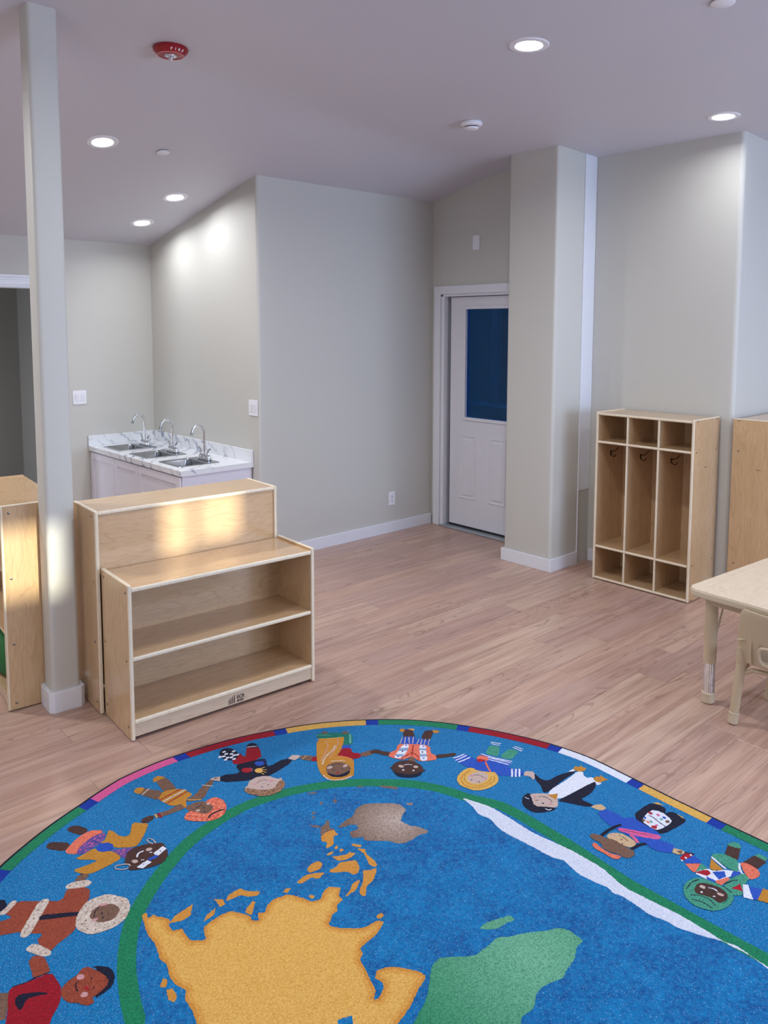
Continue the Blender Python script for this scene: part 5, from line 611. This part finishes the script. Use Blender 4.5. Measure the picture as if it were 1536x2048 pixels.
# ---------------------------------------------------------------- plates on the walls
def plate(name, label, cat, W, H, loc, rz, rockers, T_=.006):
    """wall plate facing local -y"""
    t = thing(name, label, cat, loc, rz)
    BOX('cover_plate', (-W/2, W/2, -T_, 0, -H/2, H/2), M['white_pl'], t, .003)
    for x, kind in rockers:
        if kind == 'rocker':
            BOX('rocker_frame', (x-.0175, x+.0175, -T_-.001, -T_+.001, -.034, .034), M['trim'], t, .001)
            r = MB(); r.add([(x-.0145, -T_-.001, -.03), (x+.0145, -T_-.001, -.03), (x+.0145, -T_-.007, .03), (x-.0145, -T_-.007, .03), (x-.0145, -T_, -.03), (x+.0145, -T_, -.03), (x+.0145, -T_, .03), (x-.0145, -T_, .03)], [(0, 1, 2, 3), (4, 7, 6, 5), (0, 4, 5, 1), (1, 5, 6, 2), (2, 6, 7, 3), (3, 7, 4, 0)]); r.build('rocker', M['white_pl'], t)
        if kind == 'timer':
            BOX('rocker_frame', (x-.0175, x+.0175, -T_-.001, -T_+.001, -.034, .034), M['trim'], t, .001)
            for k in range(4): BOX('timer_button', (x-.012, x+.012, -T_-.004, -T_, .016-k*.013, .025-k*.013), M['white_pl'], t, .001)
        if kind == 'socket':
            o = MB().prism(rounded([(x-.0165, -.034), (x+.0165, -.034), (x+.0165, .034), (x-.0165, .034)], [.008]*4), 0, .0015).build('socket_face', M['trim'], t); o.rotation_euler = (R(90), 0, 0); o.location = (0, -T_, 0)
            s = MB()
            for dz in (-.017, .017):
                for dx in (-.006, .006): s.box(x+dx-.001, x+dx+.001, -T_-.0022, -T_-.0012, dz-.004, dz+.005)
                s.tube([(x, -T_-.0022, dz-.010), (x, -T_-.0012, dz-.010)], .0025, 8)
            s.build('slots', M['dark'], t)
    return t
plate('light_switch', 'white double switch plate on the back wall beside the pillar', 'switch', .114, .116, (2.541, 6.549, 1.161), 0, [(-.024, 'rocker'), (.024, 'timer')])
plate('light_switch', 'white switch plate on the side wall above the sinks, near the corner', 'switch', .118, .116, (3.199, 4.938, 1.151), R(-90), [(-.024, 'timer'), (.024, 'rocker')])
plate('power_outlet', 'white power outlet low on the grey wall left of the door', 'outlet', .072, .116, (4.525, 4.866, .293), 0, [(0, 'socket')])
plate('blank_plate', 'white blank plate high on the wall above the door', 'plate', .075, .118, (5.0145, 4.373, 2.444), R(-90), [])
# ---------------------------------------------------------------- ceiling fittings
def tilt(x, y):
    e = .02; return (math.atan((zc(x, y+e)-zc(x, y-e))/(2*e)), -math.atan((zc(x+e, y)-zc(x-e, y))/(2*e)), 0)
def can(label, x, y, power=8.5, grp='recessed downlights'):
    t = thing('recessed_downlight', label, 'ceiling light', (x, y, zc(x, y)), 0, grp); t.rotation_euler = tilt(x, y)
    MB().lathe([(.058, .012), (.060, -.002), (.066, -.006), (.088, -.005), (.093, -.001), (.093, .003)], 40, caps=False).build('trim_ring', M['white_pl'], t, smooth=True)
    MB().lathe([(.001, .004), (.0585, .004), (.0585, -.001), (.001, -.0025)], 40).build('lens', M['lens'], t, smooth=True)
    l = lamp('AREA', 'downlight_beam', (0, 0, -.012), power, (.95, .97, 1), (0, 0, 0), shape='DISK', size=.11); l.data.spread = R(165); l.parent = t
    return t
for x, y, lab in ((3.030, 2.339, 'round lit downlight nearest the camera, in mid ceiling'), (4.69, 2.19, 'round lit downlight at the right, close to the wall corner'), (2.032, 4.745, 'round lit downlight nearest the pillar'), (2.865, 5.437, 'round lit downlight above the sinks, the nearer of two'), (2.879, 6.018, 'round lit downlight above the sinks, the farther of two')):
    can(lab, x, y, 8.5*(.6 if x > 4 else .55 if y > 5 else 2.4))
for x, y in [(1.0, 2.2), (1.0, 0.2), (2.9, 0.2), (4.7, 0.2), (2.9, -1.8), (1.0, -1.8), (4.7, -1.8), (-1.0, 2.2), (-1.0, 4.6), (0.3, 4.745), (6.6, 0.2)]: can('round lit downlight out of the photographed view, over the near half of the room', x, y, 8.5*(3.2 if y > 4 and x > 0 else 1), 'downlights outside the view')  # unseen downlights; the strongest one added to brighten the sink walls
al = thing('fire_alarm', 'round red ceiling fire alarm strobe', 'fire alarm', (1.888, 3.594, zc(1.888, 3.594)))
MB().lathe([(.001, 0), (.080, 0), (.083, -.006), (.082, -.016), (.064, -.034), (.060, -.036), (.001, -.036)], 44).build('housing', M['red'], al, smooth=True)
MB().lathe([(.0590, -.035), (.0625, -.0345), (.0625, -.0368), (.0590, -.0368), (.0590, -.035)], 44, caps=False).build('rim_line', M['pink_line'], al, smooth=True)
MB().lathe([(.001, -.034), (.030, -.036), (.028, -.040), (.016, -.044), (.001, -.046)], 24).build('reflector', M['silver'], al, smooth=True)
MB().lathe([(.001, -.042), (.013, -.042), (.010, -.056), (.001, -.060)], 14).build('strobe_lens', M['chrome'], al, smooth=True)
def fire_letters():
    a0 = math.atan2(-3.594, -1.888)+R(25)
    for k, ch in enumerate('FIRE'):
        a = a0+R((k-1.5)*14.5); rad = .0745; z = -.0245
        # outward-downward normal of the sloped rim
        n = Vector((math.cos(a)*.70, math.sin(a)*.70, -.71)).normalized(); tan = Vector((-math.sin(a), math.cos(a), 0)); upv = n.cross(tan).normalized()
        if upv.z < 0: tan = -tan; upv = n.cross(tan)
        mt = Matrix((tan, upv, n)).transposed().to_4x4(); 
        o = text_mesh('letter', ch, .0205, .0004, M['white_pl'], al, (0, 0, 0), (0, 0, 0), .0004, 'CENTER')
        pos = Vector((math.cos(a)*rad, math.sin(a)*rad, z)) - upv*.0072 + n*.0012
        mt.translation = pos; o.matrix_local = mt
fire_letters()
sd_ = thing('smoke_detector', 'white round smoke detector on the ceiling near the door', 'smoke detector', (3.798, 3.365, zc(3.798, 3.365)))
MB().lathe([(.001, 0), (.066, 0), (.068, -.012), (.062, -.022), (.048, -.026), (.001, -.026)], 36).build('body', M['white_pl'], sd_, smooth=True)
MB().lathe([(.001, -.025), (.040, -.025), (.040, -.033), (.001, -.033)], 32).build('vent_gap', M['dark'], sd_, smooth=True)
MB().lathe([(.001, -.032), (.046, -.032), (.044, -.041), (.032, -.046), (.001, -.047)], 36).build('cap', M['white_pl'], sd_, smooth=True)
for x, y, r, lab in ((2.424, 4.746, .040, 'small white sprinkler cover disc between the fire alarm and the sink downlights'), (3.192, 1.511, .046, 'white sprinkler cover disc at the top edge of the view')):
    t = thing('sprinkler_cover', lab, 'sprinkler cover', (x, y, zc(x, y))); t.rotation_euler = tilt(x, y)
    MB().lathe([(.001, 0), (r*.8, 0), (r*.8, -.006), (.001, -.006)], 28).build('gap_ring', M['dark'], t); MB().lathe([(.001, -.005), (r, -.005), (r, -.008), (r-.004, -.010), (.001, -.010)], 32).build('cover_disc', M['white_pl'], t, smooth=True)
# ---------------------------------------------------------------- table and chair
TZ = .55
tb = thing('activity_table', 'light maple-top children\'s table with tan adjustable legs, at the right edge', 'table', (3.440, 1.690, 0), R(-4.5))
LX, LY = 1.20, .76; top = rounded([(0, -LY), (LX, -LY), (LX, 0), (0, 0)], [.055]*4, 8)
M['laminate'] = wood('maple_laminate', (226, 208, 184), (208, 188, 162), 'x', .4, .1)
MB().prism(top, TZ-.012, TZ).build('tabletop', M['laminate'], tb, bevel=.002)
def grow(P, d): 
    cx, cy = LX/2, -LY/2; return [(x+(d if x > cx else -d), y+(d if y > cy else -d)) for x, y in P]
MB().prism(grow(top, .003), TZ-.036, TZ-.003).build('edge_band', M['tan2'], tb, bevel=.008, seg=4)
ap = MB()
for b in ((.09, LX-.09, -.075, -.055), (.09, LX-.09, -LY+.055, -LY+.075), (.055, .075, -LY+.09, -.09), (LX-.075, LX-.055, -LY+.09, -.09)): ap.box(*b, TZ-.075, TZ-.034)
ap.build('apron', M['tan'], tb, bevel=.002)
def table_leg(x, y, sx, sy):
    lg_ = MB().lathe([(.001, .195), (.0285, .195), (.0285, TZ-.034), (.001, TZ-.034)], 28, (x, y, 0)).build('leg', M['tan'], tb, smooth=True)
    n = 40; v = []; 
    for z in (.04, .20):
        for k in range(n): a = math.tau*k/n; r = .0255 - (.0016 if k % 4 == 0 else 0); v.append((x+r*math.cos(a), y+r*math.sin(a), z))
    MB().add(v, [(k, (k+1) % n, n+(k+1) % n, n+k) for k in range(n)]).build('chrome_insert', M['chrome'], lg_, smooth=False)
    MB().lathe([(.001, .002), (.024, .002), (.028, .006), (.0285, .042), (.0305, .044), (.0305, .050), (.0275, .052), (.001, .052)], 28, (x, y, 0)).build('foot_cap', M['tan2'], lg_, smooth=True)
    MB().tube([(x+sx*.028, y-.004, .30), (x+sx*.034, y-.004, .305), (x+sx*.125, y-.004, TZ-.04)], .0045, 10).build('brace', M['tan'], lg_, smooth=True)
for x, y, sx, sy in ((.082, -.082, 1, -1), (LX-.082, -.082, -1, -1), (.082, -LY+.082, 1, 1), (LX-.082, -LY+.082, -1, 1)): table_leg(x, y, sx, sy)
# chair: local x forward (towards the table), y to the left; origin under the rear left leg foot
ch_ = thing('toddler_chair', 'tan plastic child\'s chair with handle slot in the backrest, tucked at the table', 'chair', (3.399, 1.435, 0), R(-4))
SW, SZ = .34, .30
def chair_leg(x0, y0, x1, y1, name='leg'):
    P0 = Vector((x0, y0, .012)); P1 = Vector((x1, y1, SZ-.01)); d = P1-P0
    l = MB().tube([P0+d*.10, P0+d*.55, P0+d*.96, P1], [.0195, .0205, .021, .012], 22).build(name, M['tan'], ch_, smooth=True)
    MB().tube([P0-d*.035, P0-d*.02, P0+d*.12, P0+d*.125, P0+d*.145, P0+d*.15], [.017, .021, .0215, .023, .023, .020], 22).build('foot_cap', M['tan2'], l, smooth=True)
chair_leg(0, 0, .034, -.012); chair_leg(.355, .005, .315, -.02); chair_leg(0, -SW, .034, -SW+.012); chair_leg(.355, -SW-.005, .315, -SW+.02)
st = MB(); st.tube([(.03, -.012, .235), (.12, -.02, .262), (.22, -.02, .262), (.33, -.008, .235)], .009, 12); st.tube([(.03, -SW+.012, .235), (.12, -SW+.02, .262), (.22, -SW+.02, .262), (.33, -SW+.008, .235)], .009, 12)
st.tube([(.03, -.012, .225), (.045, -.06, .252), (.05, -SW/2, .262), (.045, -SW+.06, .252), (.03, -SW+.012, .225)], .010, 12); st.build('stretcher', M['tan'], ch_, smooth=True)
# seat pan
def grid_surface(fx, nu, nv, thick, name, mat, parent, hole=None):
    m = MB(); v = [fx(i/nu, j/nv) for j in range(nv+1) for i in range(nu+1)]; f = []
    for j in range(nv):
        for i in range(nu):
            if hole and hole((i+.5)/nu, (j+.5)/nv): continue
            f.append((j*(nu+1)+i, j*(nu+1)+i+1, (j+1)*(nu+1)+i+1, (j+1)*(nu+1)+i))
    m.add(v, f); me = bpy.data.meshes.new(name); me.from_pydata(m.v, [], m.f); me.materials.append(mat); me.shade_smooth()
    o = bpy.data.objects.new(name, me); COL.objects.link(o); o.parent = parent
    s = o.modifiers.new('solid', 'SOLIDIFY'); s.thickness = thick; s.offset = 0; s.use_rim = True
    sb = o.modifiers.new('sub', 'SUBSURF'); sb.levels = 1; sb.render_levels = 2
    return o
def seatf(u, v):
    x = .03+.32*u; y = -SW+.0+SW*v; z = SZ-.004+.018*(2*v-1)**2 - .02*math.sin(math.pi*u)*(1-(2*v-1)**2)
    return (x, y, z)
grid_surface(seatf, 10, 10, .010, 'seat', M['tan'], ch_)
BZ0, BZ1 = .285, .535
def backf(u, v):
    z = BZ0+(BZ1-BZ0)*v; hw = SW/2*(1.0 - .10*(v**3) + .02*math.sin(v*3)); w_ = (2*u-1)
    if v > .86: hw *= 1-.10*((v-.86)/.14)**2
    y = -SW/2 + w_*hw; x = .012 - .035*v + .018*(1-w_*w_)*0 - .018*(w_*w_)*-1*0 + .020*w_*w_
    return (x, y, z)
hole = lambda u, v: .30 < u < .70 and .08 < v < .40
bk = grid_surface(backf, 20, 12, .009, 'backrest', M['tan'], ch_, hole)
hr = MB(); P = []
for k in range(25):
    a = math.tau*k/24; cx_ = .5+.205*math.copysign(abs(math.cos(a))**.6, math.cos(a)); cv = .24+.165*math.copysign(abs(math.sin(a))**.6, math.sin(a)); q = backf(cx_, cv); P.append((q[0]-.003, q[1], q[2]))
hr.tube(P, .007, 10, caps=False); hr.build('handle_rim', M['tan2'], bk, smooth=True)
for u in (.20, .80):
    q0, q1 = backf(u, .02), backf(u, .50); rb = MB(); n_ = 8; v = []
    for k in range(n_+1):
        s_ = k/n_; b = backf(u, .02+.48*s_); dd = .022*(1-s_**2)+.002
        v += [(b[0], b[1]-.003, b[2]), (b[0], b[1]+.003, b[2]), (b[0]-dd, b[1]+.002, b[2]), (b[0]-dd, b[1]-.002, b[2])]
    f = [(0, 1, 2, 3), tuple(4*n_+i for i in (3, 2, 1, 0))]
    for k in range(n_):
        for j in range(4): f.append((4*k+j, 4*k+(j+1) % 4, 4*k+4+(j+1) % 4, 4*k+4+j))
    rb.add(v, f); rb.build('rib', M['tan'], bk, smooth=True)
for u, s_ in ((.03, 1), (.97, -1)):
    b = backf(u, .42); MB().add([(b[0]-.002, b[1]-.004, b[2]-.002), (b[0]-.026, b[1]+.002, b[2]-.004), (b[0]-.006, b[1]+s_*.045, b[2]+.010), (b[0]-.002, b[1]-.004, b[2]+.004), (b[0]-.024, b[1]+.002, b[2]+.002), (b[0]-.004, b[1]+s_*.045, b[2]+.014)], [(0, 2, 1), (3, 4, 5), (0, 1, 4, 3), (1, 2, 5, 4), (2, 0, 3, 5)]).build('stacking_lug', M['tan'], bk)
for y in (-.012, -SW+.012):
    MB().tube([(.034, y, SZ-.03), (.03, y, SZ+.01), (.022, y, SZ+.05)], [.023, .024, .014], 18).build('leg_socket', M['tan'], bk, smooth=True)
# ---------------------------------------------------------------- rug
RCX, RCY = 1.43, 1.60; SB = .55   # centre of the far round end, centre of the near end
def interp(T_, s):
    if s <= T_[0][0]: return T_[0][1]
    for (a, b), (c_, d) in zip(T_, T_[1:]):
        if s <= c_: return b+(d-b)*(s-a)/max(c_-a, 1e-6)
    return T_[-1][1]
LS = (RCY-SB)/1.25                 # straight side in units of s
def oval(off, prof, s):
    """closed oval: s in [-LS, pi+LS] follows the seen half, beyond it the mirrored near end"""
    r = interp(prof, s)-off
    if 0 <= s <= math.pi: return (RCX+r*math.cos(s), RCY+r*math.sin(s))
    if -LS <= s < 0: return (RCX+r, RCY+s*1.25)
    return (RCX-r, RCY-(s-math.pi)*1.25)
def oval_loop(off, prof, n=260):
    P = [oval(off, prof, -LS+(math.pi+2*LS)*k/n) for k in range(n+1)]
    r0 = (P[0][0]-P[-1][0])/2; c0 = (P[0][0]+P[-1][0])/2
    P += [(c0-r0*math.cos(math.pi*k/120), SB-r0*math.sin(math.pi*k/120)) for k in range(1, 120)]
    return P
jr = random.Random(11)
def fray(P, amp, step=.0045):
    out = []; n = len(P)
    for i in range(n):
        p, q = Vector(P[i]), Vector(P[(i+1) % n]); L = (q-p).length
        if L < 1e-6: continue
        m = max(1, min(400, round(L/step))); t_ = (q-p)/L; nn = Vector((-t_.y, t_.x))
        for k in range(m): out.append(p+(q-p)*k/m+nn*jr.uniform(-amp, amp)+t_*jr.uniform(-amp, amp)*.3)
    return out
def soften(P, k=.22):
    if len(P) < 6: return P
    o = []
    for i in range(len(P)):
        a, b_ = Vector(P[i][:2]), Vector(P[(i+1) % len(P)][:2]); o += [a.lerp(b_, k), a.lerp(b_, 1-k)]
    return o
def flat_piece(m, P, z, mi=0, zb=None):
    tris = tessellate_polygon([[Vector((p[0], p[1], 0)) for p in P]]); n = len(P); b = len(m.v)
    m.v += [(p[0], p[1], z) for p in P]
    for t in tris:
        a, b_, c_ = (Vector(P[i][:2]) for i in t); cr = (b_-a).cross(c_-a)
        if abs(cr) < 1e-12: continue
        m.f.append(tuple(b+i for i in (t if cr > 0 else t[::-1]))); m.m.append(mi)
    if zb is not None:
        b2 = len(m.v); m.v += [(p[0], p[1], zb) for p in P]
        for i in range(n): j = (i+1) % n; m.f.append((b+i, b+j, b2+j, b2+i)); m.m.append(mi)
def raw_build(m, name, mats, parent):
    me = bpy.data.meshes.new(name); me.from_pydata(m.v, [], m.f)
    for q in mats: me.materials.append(q)
    me.polygons.foreach_set('material_index', m.m); me.update(); o = bpy.data.objects.new(name, me); COL.objects.link(o); o.parent = parent; return o
rug = thing('rug', 'oval blue rug with world map and ring of children, in front of the shelf', 'rug', (0, 0, 0))
m = MB(); flat_piece(m, oval_loop(0, RUG_OUTER), .0086, 0, .0005); raw_build(m, 'binding', [YARN['black']], rug)
m = MB(); flat_piece(m, fray(oval_loop(.009, RUG_OUTER), .0006), .0096, 0, .004); raw_build(m, 'blue_edge', [YARN['blue']], rug)
def band_piece(s0, s1, o0, o1, prof):
    n = max(3, int(abs(s1-s0)*60)); A_ = [oval(o0, prof, s0+(s1-s0)*k/n) for k in range(n+1)]; B_ = [oval(o1, prof, s1+(s0-s1)*k/n) for k in range(n+1)]; return A_+B_
blk = list(RUG_BLOCKS); seq = ['white', 'red', 'green', 'yellow', 'red', 'pink']
s = blk[-1][2]+.046; k = 0
while s+.30 < math.pi+LS: blk.append((seq[k % 6], s, s+.298)); s += .344; k += 1
for cname, a, b in blk:
    if a < -LS: a = -LS
    m = MB(); flat_piece(m, fray(band_piece(a, b, .010, .052, RUG_OUTER), .0007), .0100, 0, .004); o = raw_build(m, 'border_block', [YARN[cname]], rug); o['label'] = cname+' woven border block'
m = MB(); flat_piece(m, fray(oval_loop(.054, RUG_OUTER), .0008), .0103, 0, .004); raw_build(m, 'blue_band', [YARN['band']], rug)
m = MB(); flat_piece(m, fray(oval_loop(0, RUG_RING), .0010), .0106, 0, .004); raw_build(m, 'green_ring', [YARN['green']], rug)
m = MB(); flat_piece(m, fray(oval_loop(.050, RUG_RING), .0010), .0109, 0, .004); raw_build(m, 'ocean', [YARN['ocean']], rug)
def inset(P, d):
    A_ = sum(P[i-1][0]*P[i][1]-P[i][0]*P[i-1][1] for i in range(len(P))); sg = 1 if A_ > 0 else -1
    Q = []; n = len(P)
    for i in range(n):
        p, q = Vector(P[i]), Vector(P[(i+1) % n]); L = (q-p).length
        for k in range(max(1, round(L/.006))): Q.append((p+(q-p)*k/max(1, round(L/.006)), (q-p)/max(L, 1e-6)))
    pts = [a for a, _ in Q]; out = []
    for a, t_ in Q:
        c = a+Vector((-t_.y, t_.x))*d*sg
        if min((c-o).length_squared for o in pts) > (.97*d)**2: out.append(c)
    return out
def design(rows, z0, amp, skip_dz):
    for name, label, items in rows:
        keys = []; m = MB()
        for k, (c_, fl_) in enumerate(items):
            if c_ not in keys: keys.append(c_)
            P = [(fl_[i]/2000, fl_[i+1]/2000) for i in range(0, len(fl_), 2)]
            if len(P) not in (18,): P = soften(P, .22 if name == 'woven_child' else .15)
            if name == 'woven_continent' and c_ == 'land':
                flat_piece(m, fray(P, amp), z0, keys.index(c_), .006)
                for q, (dd, cc_) in enumerate(((.009, 'land2'), (.020, 'land3'))):
                    keys.append(cc_); flat_piece(m, fray(inset(P, dd), .003), z0+.0001*(q+1), keys.index(cc_))
                continue
            zz = z0+k*skip_dz+(.0004 if name == 'woven_bay' else 0)
            flat_piece(m, fray(P, amp), zz, keys.index(c_), .006 if k == 0 else zz-.0002)
        o = raw_build(m, name, [YARN[q] for q in keys], rug)
        if label: o['label'] = label
design(RUG_LAND, .0113, .0013, .00005)
design(RUG_FIGURES, .0110, .0009, .00005)
